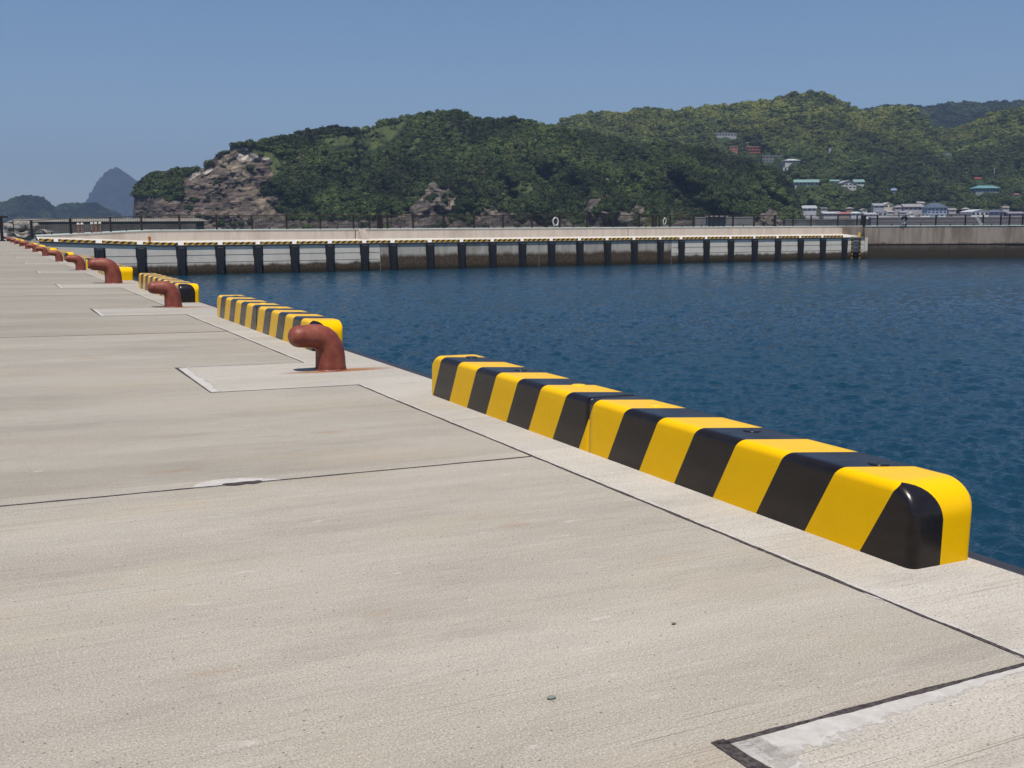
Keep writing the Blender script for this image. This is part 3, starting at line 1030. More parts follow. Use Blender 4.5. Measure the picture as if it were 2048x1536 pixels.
def ring(M, px, s_, lab, squeeze=1.0, dark=False, tilt=0):
    x = bwx(px, 0, W1, 4.0) if M is MR else armx(px)
    zt = 3.5
    root = empty('life_ring', M @ Matrix.Translation((x, -.12, zt + .60)) @ Matrix.Rotation(R(tilt), 4, 'Y') @ Matrix.Diagonal((s_ * squeeze, s_, s_, 1)))
    tag(root, lab, 'life ring')
    v = MB(); rings = []
    n_, k_ = 24, 10
    vs = []; fs = []
    for i in range(n_):
        a = 2 * math.pi * i / n_
        for j in range(k_):
            b = 2 * math.pi * j / k_
            vs.append(((.34 + .065 * math.cos(b)) * math.cos(a), .07 * math.sin(b), (.34 + .065 * math.cos(b)) * math.sin(a)))
    for i in range(n_):
        for j in range(k_):
            fs.append((i * k_ + j, i * k_ + (j + 1) % k_, ((i + 1) % n_) * k_ + (j + 1) % k_, ((i + 1) % n_) * k_ + j))
    v.v = vs; v.f = fs
    v.build('ring', M_WHITE, root, True)
    v = MB(); v.box(-.03, .03, -.09, .09, .2, .5); v.box(-.03, .03, -.09, .09, -.5, -.25)
    v.build('strap', M_DARKC, root)
    if dark:
        v = MB(); v.tube([(-.3, -.1, .1), (-.1, -.12, .35), (.15, -.12, .36), (.33, -.1, .12)], .13, 8); v.build('cover', M_DARKC, root, True)
    return root


ring(MR, 1110, 1.15, 'white life ring hung on the middle of the breakwater railing', .75)
ring(MR, 1328, 1.0, 'narrow white life ring just right of the second double post', .5, tilt=12)
ring(MARM, 1806, 1.05, 'white life ring half covered in dark cloth on the brown harbour wall', .95, True)
v = MB(); v.box(-.15, .15, -.03, .03, 0, 1.05); v.box(-.22, .22, -.05, .05, -.02, .1); v.box(-.18, .18, -.04, .04, 1.0, 1.08)
o = v.build('leaning_board', M_GREY); o.matrix_world = MARM @ Matrix.Translation((armx(1957) + .35, .05, 3.54)) @ Matrix.Rotation(R(-32), 4, 'Y')
tag(o, 'grey board leaning askew against the railing at far right', 'board')

# low guard posts with pale caps on the walkway at left
cap_m = flat('pale_cap', (.78, .70, .62), .4); gp_m = flat('guard_post_brown', (.28, .15, .10), .6)
for i, px in enumerate((157, 164.6, 184.3, 192, 200.5)):
    root = empty('guard_post', MBW @ Matrix.Translation((bwx(px, 0, WO + 1.2, 3.6), WO + 1.2, wall_top(bwx(px, 0, WO + 1.2, 3.6)) - .0)))
    v = MB(); v.tube([(0, 0, 0), (0, 0, .7)], .075, 10); v.tube([(0, 0, 0), (0, 0, .06)], .13, 10); v.build('post', gp_m, root)
    v = MB(); v.tube([(0, 0, .7), (0, 0, .8), (0, 0, .86)], [.12, .12, .05], 10); v.build('cap', cap_m, root, False)
    tag(root, ('pale-capped brown guard post on the walkway, %s' % ['left one of the pair', 'right one of the pair', 'left one of the three', 'middle one of the three', 'right one of the three'][i]), 'post', 'pale-capped guard posts on the walkway')

# T-shaped mast at the far left end of the quay
root = empty('mast', Q @ Matrix.Translation((2.9, 118, 0)))
tag(root, 'dark T-shaped post with crossbar at the far left end of the quay', 'post')
p4 = at(4, 475, 110)
root.matrix_world = Matrix.Translation((p4[0], p4[1], 2.3))
v = MB(); v.box(-.12, .12, -.12, .12, 0, 2.45); v.box(-.25, .25, -.25, .25, 0, .12); v.build('pole', M_RAIL, root)
v = MB(); v.box(-.75, .75, -.1, .1, 2.45, 2.62); v.box(-.6, .6, -.06, .06, 1.95, 2.03); v.build('crossbar', M_RAIL, root)
root.rotation_euler = (0, 0, math.atan2(RW[1], RW[0]))

# ------------------------------------------------------------------ outer breakwater, rocks and boats beyond
M_OUT = flat('outer_breakwater_dark', (.10, .095, .085), .9, var=.5, scale=.15)
M_OUTT = flat('outer_breakwater_top', (.22, .20, .165), .9, var=.25, scale=.2)


def view_prism(px0, px1, ytop, ybot, D, depth, mat, name, slant=0.0, parent=None):
    a = at(px0, horiz(px0), D); b = at(px1, horiz(px1), D)
    zt = 3.85 + (horiz((px0 + px1) / 2) - ytop) / FPX * D * 1.0; zb = 3.85 - (ybot - horiz((px0 + px1) / 2)) / FPX * D
    d = (b - a)[:2]; L = np.linalg.norm(d); d /= L
    M = Matrix(((d[0], -d[1], 0, a[0]), (d[1], d[0], 0, a[1]), (0, 0, 1, 0), (0, 0, 0, 1)))
    return M, L, zb, zt


M_, L, zb, zt = view_prism(40, 400, 437.5, 470, 330, 10, None, '')
ob = empty('outer_breakwater', M_); tag(ob, 'low dark distant breakwater with pale crest below the rocky headland', 'breakwater')
v = MB(); v.v = [(-4, 0, -2), (L - 2, 0, -2), (L - 1.2, 0, zt - .9), (-4, 0, zt - .9), (-4, 9, -2), (L - 2, 9, -2), (L - 1.2, 9, zt - .9), (-4, 9, zt - .9)]
v.f = [(0, 1, 2, 3), (1, 5, 6, 2), (3, 2, 6, 7), (0, 3, 7, 4), (4, 7, 6, 5)]; v.build('wall', M_OUT, ob)
v = MB(); v.v = [(-4, -.3, zt - .9), (L - .2, -.3, zt - .9), (L - 1.8, 5, zt + .05), (-4, 5, zt + .05), (-4, 12, zt - .9), (L, 12, zt - .9)]
v.f = [(0, 1, 2, 3), (3, 2, 5, 4), (1, 5, 2), (0, 3, 4)]; v.build('crest', M_OUTT, ob)


def rock_obj(name, p, s_, mat, seed, parent=None):
    import bmesh
    bm = bmesh.new(); bmesh.ops.create_icosphere(bm, subdivisions=2, radius=1)
    for q in bm.verts:
        c_ = q.co; k = .75 + .6 * float(fbm(np.array([c_.x * 1.3 + seed]), np.array([c_.y * 1.3 + c_.z * 1.7 + seed]), 3)[0])
        q.co = Vector((c_.x * s_[0] * k, c_.y * s_[1] * k, c_.z * s_[2] * k))
    me = bpy.data.meshes.new(name); bm.to_mesh(me); bm.free(); me.materials.append(mat)
    o = bpy.data.objects.new(name, me); COL.objects.link(o); o.location = p
    return o


M_ROCKG = flat('armour_rock', (.26, .235, .2), .9, var=.5, scale=.8)
RK = [(15, 452), (24, 455), (33, 449), (38, 456), (47, 452), (56, 449), (62, 456), (70, 453)]
for i, (px, py) in enumerate(RK):
    D = 235
    p = at(px, py, D)
    o = rock_obj('armour_rock', p, (.95 + .35 * random.random(), 1.0, .75 + .3 * random.random()), M_ROCKG, i * 3.1)
    tag(o, 'grey armour rock in the pile at far left, %s from the left' % ordinal(i), 'rock', 'armour rocks at the outer breakwater end')
bs = at(40, 458, 236)
v = MB(); v.box(-5, 6, -2, 3, -1, 2.6); o = v.build('rock_mound', M_ROCKG)
o.data.transform(Matrix.Identity(4)); o.location = (bs[0], bs[1], 0); o.rotation_euler = (0, 0, math.atan2(RW[1], RW[0]))
import bmesh as _bm
b_ = _bm.new(); b_.from_mesh(o.data); _bm.ops.subdivide_edges(b_, edges=b_.edges[:], cuts=8, use_grid_fill=True)
for q in b_.verts: q.co += Vector([(float(fbm(np.array([q.co.x * .8 + i * 9]), np.array([q.co.y * .8 + q.co.z]), 3)[0]) - .5) * 2.0 for i in range(3)])
b_.to_mesh(o.data); b_.free()
tag(o, 'mound of dark rubble rock under the pile at far left', 'rock')


def boat(px, py, D, wpx, lab, hull=(.75, .75, .75)):
    p = at(px, py, D); L = wpx * D / FPX
    root = empty('boat', Matrix.Translation((p[0], p[1], 0)) @ Matrix.Rotation(math.atan2(RW[1], RW[0]) + .1, 4, 'Z'))
    tag(root, lab, 'boat')
    hm = flat('boat_hull', hull, .4)
    n_ = 9; rings = []
    for i in range(n_):
        t_ = i / (n_ - 1); x = -L / 2 + L * t_; w = L * .13 * (1 - max(0, (t_ - .55) / .45) ** 2) + .02; h = L * .09 * (1 + .5 * max(0, t_ - .5))
        rings.append([(x, -w * .6, -.2), (x, w * .6, -.2), (x, w, h), (x, -w, h)])
    MB().loops(rings).build('hull', hm, root)
    v = MB(); v.box(-L * .2, L * .12, -L * .07, L * .07, L * .09, L * .2); v.box(-L * .22, L * .14, -L * .08, L * .08, L * .2, L * .22)
    v.build('cabin', hm, root)
    v = MB(); v.box(-L * .16, L * .08, -L * .074, -L * .071, L * .13, L * .18); v.build('window', M_DARKC, root)


boat(437, 455.5, 640, 33, 'long white boat moored beyond the breakwater railing at left')
boat(567, 455.0, 640, 13, 'small white boat left of centre beyond the railing')
boat(590, 455.0, 640, 16, 'low white boat right of the small one, beyond the railing')
boat(10, 462.5, 300, 36, 'white boat at the far left edge behind the T-shaped post')

# ------------------------------------------------------------------ hills
def foliage(name, a, b, c_, d, patch, high=None):
    n = N(name, .75, .15)
    geo = n.t.nodes.new('ShaderNodeNewGeometry'); p = geo.outputs['Position']
    oi = n.t.nodes.new('ShaderNodeObjectInfo')
    rn = n.math('ADD', n.math('MULTIPLY', oi.outputs['Random'], .45), n.math('MULTIPLY', n.noise(.03, 5, .65, n.map(loc=(50, 50, 0), v=p)), .62))
    c = n.ramp(rn, [(.25, a), (.42, b), (.60, c_), (.78, d)])
    big = n.noise(.014, 6, .62, v=p)
    c = n.mix(n.ramp(big, [(.46, 0), (.60, .8)]), c, patch)
    b2 = n.noise(.02, 5, .6, n.map(loc=(300, 80, 10), v=p))
    c = n.mix(n.ramp(b2, [(.50, 0), (.64, .65)]), c, tuple(q * .75 for q in a))
    b3 = n.noise(.03, 5, .65, n.map(loc=(100, 480, 10), v=p))
    c = n.mix(n.ramp(b3, [(.56, 0), (.68, .5)]), c, (.105, .085, .055))
    mass = n.noise(.0095, 4, .5, n.map(loc=(700, 30, 0), v=p))
    c = n.mix(1.0, c, n.ramp(mass, [(.38, .34), (.49, .72), (.62, 1.15)]), 'MULTIPLY')
    if high:
        mr = n.t.nodes.new('ShaderNodeMapRange'); n.link(n.sep(p)[2], mr.inputs[0])
        mr.inputs[1].default_value = 85; mr.inputs[2].default_value = 185
        hn = n.ramp(n.noise(.022, 5, .7, n.map(loc=(20, 930, 0), v=p)), [(.42, 0), (.54, .85)])
        c = n.mix(n.math('MULTIPLY', mr.outputs[0], hn), c, high)
    fine = n.noise(.35, 4, .7, v=p)
    c = n.mix(n.ramp(fine, [(.35, .4), (.6, 0)]), c, tuple(q * .4 for q in a))
    n.color(c)
    n.b.inputs['Subsurface Weight'].default_value = 0
    return n.m


M_FOL1 = foliage('headland_foliage', (.028, .048, .014), (.050, .080, .020), (.080, .112, .028), (.125, .145, .045), (.100, .132, .036))
M_FOL2 = foliage('hill_foliage', (.030, .052, .018), (.048, .078, .023), (.080, .112, .030), (.15, .165, .045), (.10, .13, .038), (.25, .26, .065))


def terrain_mat(name):
    n = N(name, .92, .1)
    at_ = n.attr('cover')
    c = at_.outputs['Color']
    geo = n.t.nodes.new('ShaderNodeNewGeometry'); p = geo.outputs['Position']
    f = n.noise(.25, 6, .7, v=p)
    c = n.mix(n.ramp(f, [(.3, .7), (.62, 0)]), c, n.mix(.62, c, (.0, .0, .0)))
    st = n.noise(1.0, 5, .65, n.map((.03, .03, .55), rot=(R(8), R(5), 0), v=p))
    r_ = n.attr('rock').outputs['Fac']
    k = n.math('MULTIPLY', r_, n.ramp(st, [(.40, .8), (.50, 0)]))
    c = n.mix(k, c, (.035, .03, .033))
    s3 = n.noise(1.0, 5, .7, n.map((.06, .06, 1.1), (5, 3, 0), rot=(R(8), R(5), 0), v=p))
    c = n.mix(n.math('MULTIPLY', r_, n.ramp(s3, [(.58, 0), (.70, .45)])), c, (.34, .29, .24))
    n.color(c); n.bump(n.noise(.5, 6, .7, v=p), .7, 1.5)
    return n.m


M_TER = terrain_mat('terrain')

# crowns: a few variants built from leaf-clump faces
def crown_mesh(seed, mat, nq=150):
    rg = np.random.default_rng(seed)
    v = []; f = []
    lobes = [(np.zeros(3), 1.0)] + [(np.array([math.cos(a) * .62, math.sin(a) * .62, rg.uniform(-.15, .35)]), rg.uniform(.5, .68)) for a in rg.uniform(0, 6.28, 5)]
    # dark inner body so the clumps have something behind them
    ir = []
    for z, w in ((-.75, .3), (-.35, .85), (.1, .9), (.5, .62), (.78, .2)):
        ir.append([(w * math.cos(a) * (1 + .18 * math.sin(3 * a + seed)), w * math.sin(a) * (1 + .18 * math.cos(2 * a + seed)), z * .85) for a in np.linspace(0, 2 * math.pi, 9)[:-1]])
    mb = MB(); mb.loops(ir)
    v = mb.v; f = mb.f
    for k in range(nq):
        c0, r0 = lobes[rg.integers(0, len(lobes))]
        d = rg.normal(size=3); d /= np.linalg.norm(d)
        if d[2] < -.35: d[2] *= -1
        p = c0 + d * r0 * rg.uniform(.88, 1.12); p[2] *= .82
        nn = d + rg.normal(size=3) * .38; nn /= np.linalg.norm(nn)
        u = np.cross(nn, rg.normal(size=3)); u /= np.linalg.norm(u); w = np.cross(nn, u)
        s_ = rg.uniform(.12, .24)
        i = len(v)
        v += [tuple(p + s_ * (u * 1.0 + w * .2)), tuple(p + s_ * (w - u * .1)), tuple(p - s_ * (u * .9 + w * .1)), tuple(p - s_ * (w * .8 - u * .2))]
        f.append((i, i + 1, i + 2, i + 3))
    me = bpy.data.meshes.new('crown'); me.from_pydata(v, [], f); me.materials.append(mat); me.update()
    return me


def forest(name, pts, scales, mat, parent=None, seed=0, label=None):
    """one stuff object: crowns instanced on points through geometry nodes"""
    me = bpy.data.meshes.new(name)
    me.vertices.add(len(pts)); me.vertices.foreach_set('co', np.array(pts, np.float32).reshape(-1))
    a = me.attributes.new('sc', 'FLOAT', 'POINT'); a.data.foreach_set('value', np.array(scales, np.float32))
    o = bpy.data.objects.new(name, me); COL.objects.link(o)
    var = []
    cc = bpy.data.collections.new(name + '_crowns')
    for i in range(6):
        q = bpy.data.objects.new('crown_source', crown_mesh(seed * 10 + i, mat)); cc.objects.link(q)
    g = bpy.data.node_groups.new(name, 'GeometryNodeTree')
    g.interface.new_socket('Geometry', in_out='INPUT', socket_type='NodeSocketGeometry')
    g.interface.new_socket('Geometry', in_out='OUTPUT', socket_type='NodeSocketGeometry')
    gi = g.nodes.new('NodeGroupInput'); go = g.nodes.new('NodeGroupOutput')
    ip = g.nodes.new('GeometryNodeInstanceOnPoints'); ci = g.nodes.new('GeometryNodeCollectionInfo')
    ci.inputs['Collection'].default_value = cc; ci.inputs['Separate Children'].default_value = True; ci.inputs['Reset Children'].default_value = True
    ip.inputs['Pick Instance'].default_value = True
    rv = g.nodes.new('FunctionNodeRandomValue'); rv.data_type = 'FLOAT_VECTOR'
    rv.inputs[0].default_value = (-.15, -.15, 0); rv.inputs[1].default_value = (.15, .15, 6.28)
    na = g.nodes.new('GeometryNodeInputNamedAttribute'); na.data_type = 'FLOAT'; na.inputs[0].default_value = 'sc'
    rs = g.nodes.new('FunctionNodeRandomValue'); rs.data_type = 'FLOAT_VECTOR'
    rs.inputs[0].default_value = (.85, .85, .75); rs.inputs[1].default_value = (1.2, 1.2, 1.25)
    vm = g.nodes.new('ShaderNodeVectorMath'); vm.operation = 'MULTIPLY'
    g.links.new(gi.outputs[0], ip.inputs['Points']); g.links.new(ci.outputs[0], ip.inputs['Instance'])
    g.links.new(rv.outputs[0], ip.inputs['Rotation'])
    g.links.new(rs.outputs[0], vm.inputs[0]); g.links.new(na.outputs[0], vm.inputs[1]); g.links.new(vm.outputs[0], ip.inputs['Scale'])
    g.links.new(ip.outputs[0], go.inputs[0])
    md = o.modifiers.new('scatter', 'NODES'); md.node_group = g
    tag(o, label, kind='stuff')
    if parent: o.parent = parent
    return o


class Hill:
    """a hillside: for each bearing (given as a sighting column) a shore and a ridge, with spurs and gullies"""
    def __init__(s, name, ridge, D0, D1, yb, x0, x1, nx, ny, relief, seed, jag=2.5, rscale=90.0, power=1.0):
        s.name = name; s.seed = seed
        rx, ry = np.array([p[0] for p in ridge], float), np.array([p[1] for p in ridge], float)
        s.rx, s.ry = rx, ry; s.D0, s.D1, s.yb, s.relief, s.jag, s.rs, s.pw = D0, D1, yb, relief, jag, rscale, power
        s.x0, s.x1, s.nx, s.ny = x0, x1, nx, ny

    def yr(s, x): return np.interp(x, s.rx, s.ry) + (fbm(x / 9.0, x * 0 + s.seed, 4, s.seed) - .5) * s.jag * 2

    def D(s, x, t):
        d0 = s.D0(x); d1 = s.D1(x)
        n_ = (fbm(x / s.rs + s.seed, t * 2.2 + s.seed + x / (s.rs * 2.5), 5, s.seed) - .5) * 2
        n_ = n_ + (fbm(x / 34 + 7, t * 5.5 + s.seed + x / 90, 4, s.seed + 9) - .5) * .75
        env = np.minimum(1, np.minimum(t, 1.2 - t) * 4 + .25)
        return d0 + (d1 - d0) * t ** s.pw + n_ * (s.relief(x) if callable(s.relief) else s.relief) * env

    def P(s, x, t):
        yr = s.yr(x); yb = s.yb(x) if callable(s.yb) else s.yb
        y = yb + (yr - yb) * t
        D = s.D(x, t)
        p = CAM + (FW + RW * ((x - 1024) / FPX)[..., None] - UW * ((y - 768) / FPX)[..., None]) * D[..., None]
        return p, y

    def t_of(s, x, y):
        yr = s.yr(np.array([x]))[0]; yb = s.yb(x) if callable(s.yb) else s.yb
        return (y - yb) / (yr - yb)

    def point(s, x, y):
        t_ = s.t_of(x, y)
        return s.P(np.array([float(x)]), np.array([float(t_)]))[0][0]

    def build(s, cover, ledges=None, base=None):
        xs = np.linspace(s.x0, s.x1, s.nx); ts = np.linspace(0, 1, s.ny)
        X, T = np.meshgrid(xs, ts)
        P, Y = s.P(X, T)
        colr, rock = cover(X, Y)
        if ledges is not None:
            amp = ledges(X, Y)
            z = P[..., 2] + (X * .03)
            led = (fbm((z + X * .10) / 4.5 + fbm(X / 30, Y / 30, 3, 5) * 4, X / 26 - Y / 40, 4, 9) - .5) * 1.5 + (fbm(X / 7, Y / 7, 4, 4) - .5) * 1.8 + (fbm(X / 26, Y / 26, 3, 8) - .5) * 2.4
            fwd = np.array([FW[0], FW[1], 0]); fwd /= np.linalg.norm(fwd)
            P = P + fwd * (led * amp)[..., None]
        # a skirt behind the ridge
        back = []
        for d, dz in ((25, -.12), (80, -.45), (200, -1.0)):
            q = P[-1].copy(); q[:, :2] += FW[:2] * d; q[:, 2] = q[:, 2] * (1 + dz) - (2 if dz == -1 else 0)
            back.append(q)
        low = P[0].copy(); low[:, 2] = -3
        P = np.concatenate([low[None], P, np.array(back)], 0)
        colr = np.concatenate([colr[:1], colr] + [colr[-1:]] * 3, 0); rock = np.concatenate([rock[:1], rock] + [rock[-1:]] * 3, 0)
        # close both flanks by bending the outer columns down
        o = grid_mesh(s.name, P, M_TER, None, True, {'cover': colr, 'rock': rock})
        tag(o, kind='structure')
        return o

    def scatter(s, n_, r0, r1, skip, sink=.25, dens=None, edge=0):
        rg = np.random.default_rng(s.seed + 100)
        x = rg.uniform(s.x0 + edge, s.x1, n_)
        yr = s.yr(x); yb = s.yb(x) if callable(s.yb) else np.full_like(x, s.yb)
        y = rg.uniform(0, 1, n_) * (yb - yr.min()) + yr.min()
        ok = (y > yr) & (y < yb)
        ok &= ~skip(x, y)
        x, y, yr, yb = x[ok], y[ok], yr[ok], yb[ok]
        t_ = (y - yb) / (yr - yb)
        P, _ = s.P(x, t_)
        r_ = rg.uniform(0, 1, len(x)) ** 1.6 * (r1 - r0) + r0
        P[:, 2] += r_ * sink
        return P, r_


H1R = [(262, 452), (265, 436), (268, 405), (270, 385), (275, 370), (284, 360), (300, 347), (314, 344), (338, 346), (364, 341), (399, 339), (417, 325), (443, 304), (457, 303),
       (461, 294), (476, 286), (509, 285), (542, 280), (558, 274), (588, 272), (606, 264), (634, 264), (641, 262), (666, 252), (686, 260), (729, 261), (764, 246), (815, 234),
       (850, 228), (873, 227), (909, 221), (932, 228), (952, 238), (991, 241), (1026, 237), (1065, 244), (1080, 252), (1108, 254), (1131, 259), (1186, 267), (1240, 281), (1280, 291),
       (1322, 286), (1400, 294), (1432, 300), (1470, 313), (1504, 329), (1542, 341), (1566, 356), (1584, 376), (1594, 402), (1602, 430), (1608, 452)]
sm = lambda a, b, x: np.clip((x - a) / (b - a), 0, 1) ** 2 * (3 - 2 * np.clip((x - a) / (b - a), 0, 1))
D0a = lambda x: 900 + 120 * (1 - sm(262, 330, np.asarray(x, float))) - 60 * sm(560, 700, np.asarray(x, float)) + 60 * sm(1400, 1700, np.asarray(x, float))
D1a = lambda x: D0a(x) + 45 + 200 * sm(520, 760, np.asarray(x, float)) - 90 * sm(1450, 1740, np.asarray(x, float))
h1 = Hill('headland', H1R, D0a, D1a, 461.0, 262, 1608, 760, 150, lambda x: 18 + 57 * sm(540, 760, x), 3, 2.2, 85.0)

ROCKS = [[(255, 470), (264, 400), (272, 396), (300, 392), (330, 396), (352, 402), (366, 392), (376, 378), (366, 362), (380, 346), (402, 336), (425, 322), (442, 305), (458, 304), (463, 292), (492, 296), (505, 312),
          (545, 322), (538, 334), (548, 346), (536, 362), (522, 374), (526, 390), (545, 392), (556, 384), (572, 386), (560, 402), (552, 415), (570, 430), (575, 470)],
         [(845, 385), (862, 366), (866, 352), (872, 366), (884, 378), (905, 380), (914, 396), (902, 428), (915, 470), (770, 470), (790, 425), (825, 412), (835, 396)],
         [(935, 470), (945, 428), (955, 416), (990, 408), (1005, 420), (1035, 428), (1045, 470)],
         [(1170, 470), (1172, 418), (1185, 394), (1212, 386), (1228, 388), (1205, 402), (1196, 420), (1230, 428), (1258, 420), (1262, 404), (1282, 412), (1296, 430), (1296, 470)],
         [(1512, 470), (1520, 425), (1538, 414), (1554, 420), (1566, 432), (1568, 470)],
         [(594, 296), (602, 296), (601, 330), (608, 352), (596, 350)],
         [(1206, 338), (1214, 336), (1226, 356), (1212, 360)]]
WHITE = [[(377, 352), (398, 340), (402, 346), (388, 356), (380, 360)], [(404, 345), (424, 334), (426, 341), (410, 350)], [(478, 318), (500, 304), (520, 312), (540, 316), (538, 320), (500, 322), (485, 326)],
         [(470, 314), (480, 306), (490, 312), (478, 324)]]
TAN = [[(440, 306), (458, 304), (478, 328), (500, 356), (528, 392), (552, 432), (536, 436), (512, 404), (484, 372), (462, 344), (448, 326)], [(462, 292), (490, 296), (480, 304), (466, 306)]]
GRASS = [[(490, 290), (512, 294), (545, 304), (566, 312), (560, 345), (548, 352), (540, 330), (515, 312)], [(640, 278), (700, 268), (740, 258), (790, 246), (815, 244), (800, 262), (770, 290), (735, 302), (705, 290), (660, 292)],
         [(812, 292), (830, 274), (848, 274), (838, 286), (822, 300)], [(372, 360), (386, 362), (384, 378), (368, 382)], [(1010, 368), (1060, 360), (1066, 382), (1020, 390)]]


def cover1(X, Y):
    C = np.zeros(X.shape + (3,)); C[:] = (.032, .048, .02)
    rk = np.zeros(X.shape)
    nx_ = (fbm(X / 12, Y / 9, 4, 21) - .5) * 16; ny_ = (fbm(X / 12, Y / 9, 4, 27) - .5) * 12
    Xn, Yn = X + nx_, Y + ny_
    for p in GRASS:
        k = inpoly(X + nx_ * .7, Y + ny_ * .7, p); C[k] = (.085, .105, .038)
    for p in ROCKS:
        k = inpoly(Xn, Yn, p) | (inpoly(X, Y, p) & (p is ROCKS[0])); C[k] = (.195, .158, .128) if p is ROCKS[0] else (.22, .19, .155); rk[k] = 1
    k = (Y > 438 + nx_ * 1.1) & (X > 262) & (X < 1600); C[k] = (.15, .13, .11); rk[k] = 1
    for p in WHITE:
        k = inpoly(X + nx_ * .3, Y + ny_ * .25, p); C[k] = (.50, .45, .39); rk[k] = .25
    for p in TAN:
        k = inpoly(X + nx_ * .4, Y + ny_ * .4, p); C[k] = (.27, .225, .165); rk[k] = .35
    v = fbm(X / 25, Y / 14, 4, 33)[..., None]
    C = C * (.72 + .56 * v)
    # weathered beds of the cliff, with crevice shade painted in as darker noise
    bed = fbm(X / 22 + Y / 30, (Y + X * .20) / 4.0, 3, 57); crev = fbm(X / 9 + (Y - 300) / 11, Y / 26, 4, 61)
    m1 = np.clip((bed - .42) / .16, 0, 1); m2 = np.clip((crev - .36) / .14, 0, 1)
    low = np.clip((Y - 330) / 90, 0, 1)
    k = (.55 + .60 * m1) * (.58 + .42 * m2)
    C = np.where((rk > .2)[..., None], C * (k * (1.12 - .25 * low))[..., None] * np.array([1.04, 1.0, .97]), C)
    return C, rk


def led1(X, Y):
    C, rk = cover1(X, Y)
    return rk * 2.8


def skip1(x, y):
    g = np.zeros(x.shape, bool); r_ = np.zeros(x.shape, bool)
    for dx, dy in ((0, 0), (-5, -4), (5, -4), (0, -8), (0, -13)):
        for p in GRASS + WHITE + TAN: g |= inpoly(x + dx, y + dy, p)
        r_ |= inpoly(x + dx * .6, y + dy * .6, ROCKS[0])
    C2, rk2 = cover1(x[None], y[None]); C3, rk3 = cover1(x[None], (y - 6)[None])
    small = (rk2[0] > .2) | ((rk3[0] > .2) & (y < 440))
    keep = RNG.random(x.shape)
    bush = fbm(x / 14, y / 8, 3, 77) > .64
    out = (r_ & ((keep > .10) | ~bush)) | (small & ((keep > .25) | ~bush)) | (g & (keep > .02))
    # buildings at the foot of the right spur stay clear
    for (bx, by, w, h) in CLEAR: out |= (np.abs(x - bx) < w) & (y > by - h) & (y < by + 9)
    return out


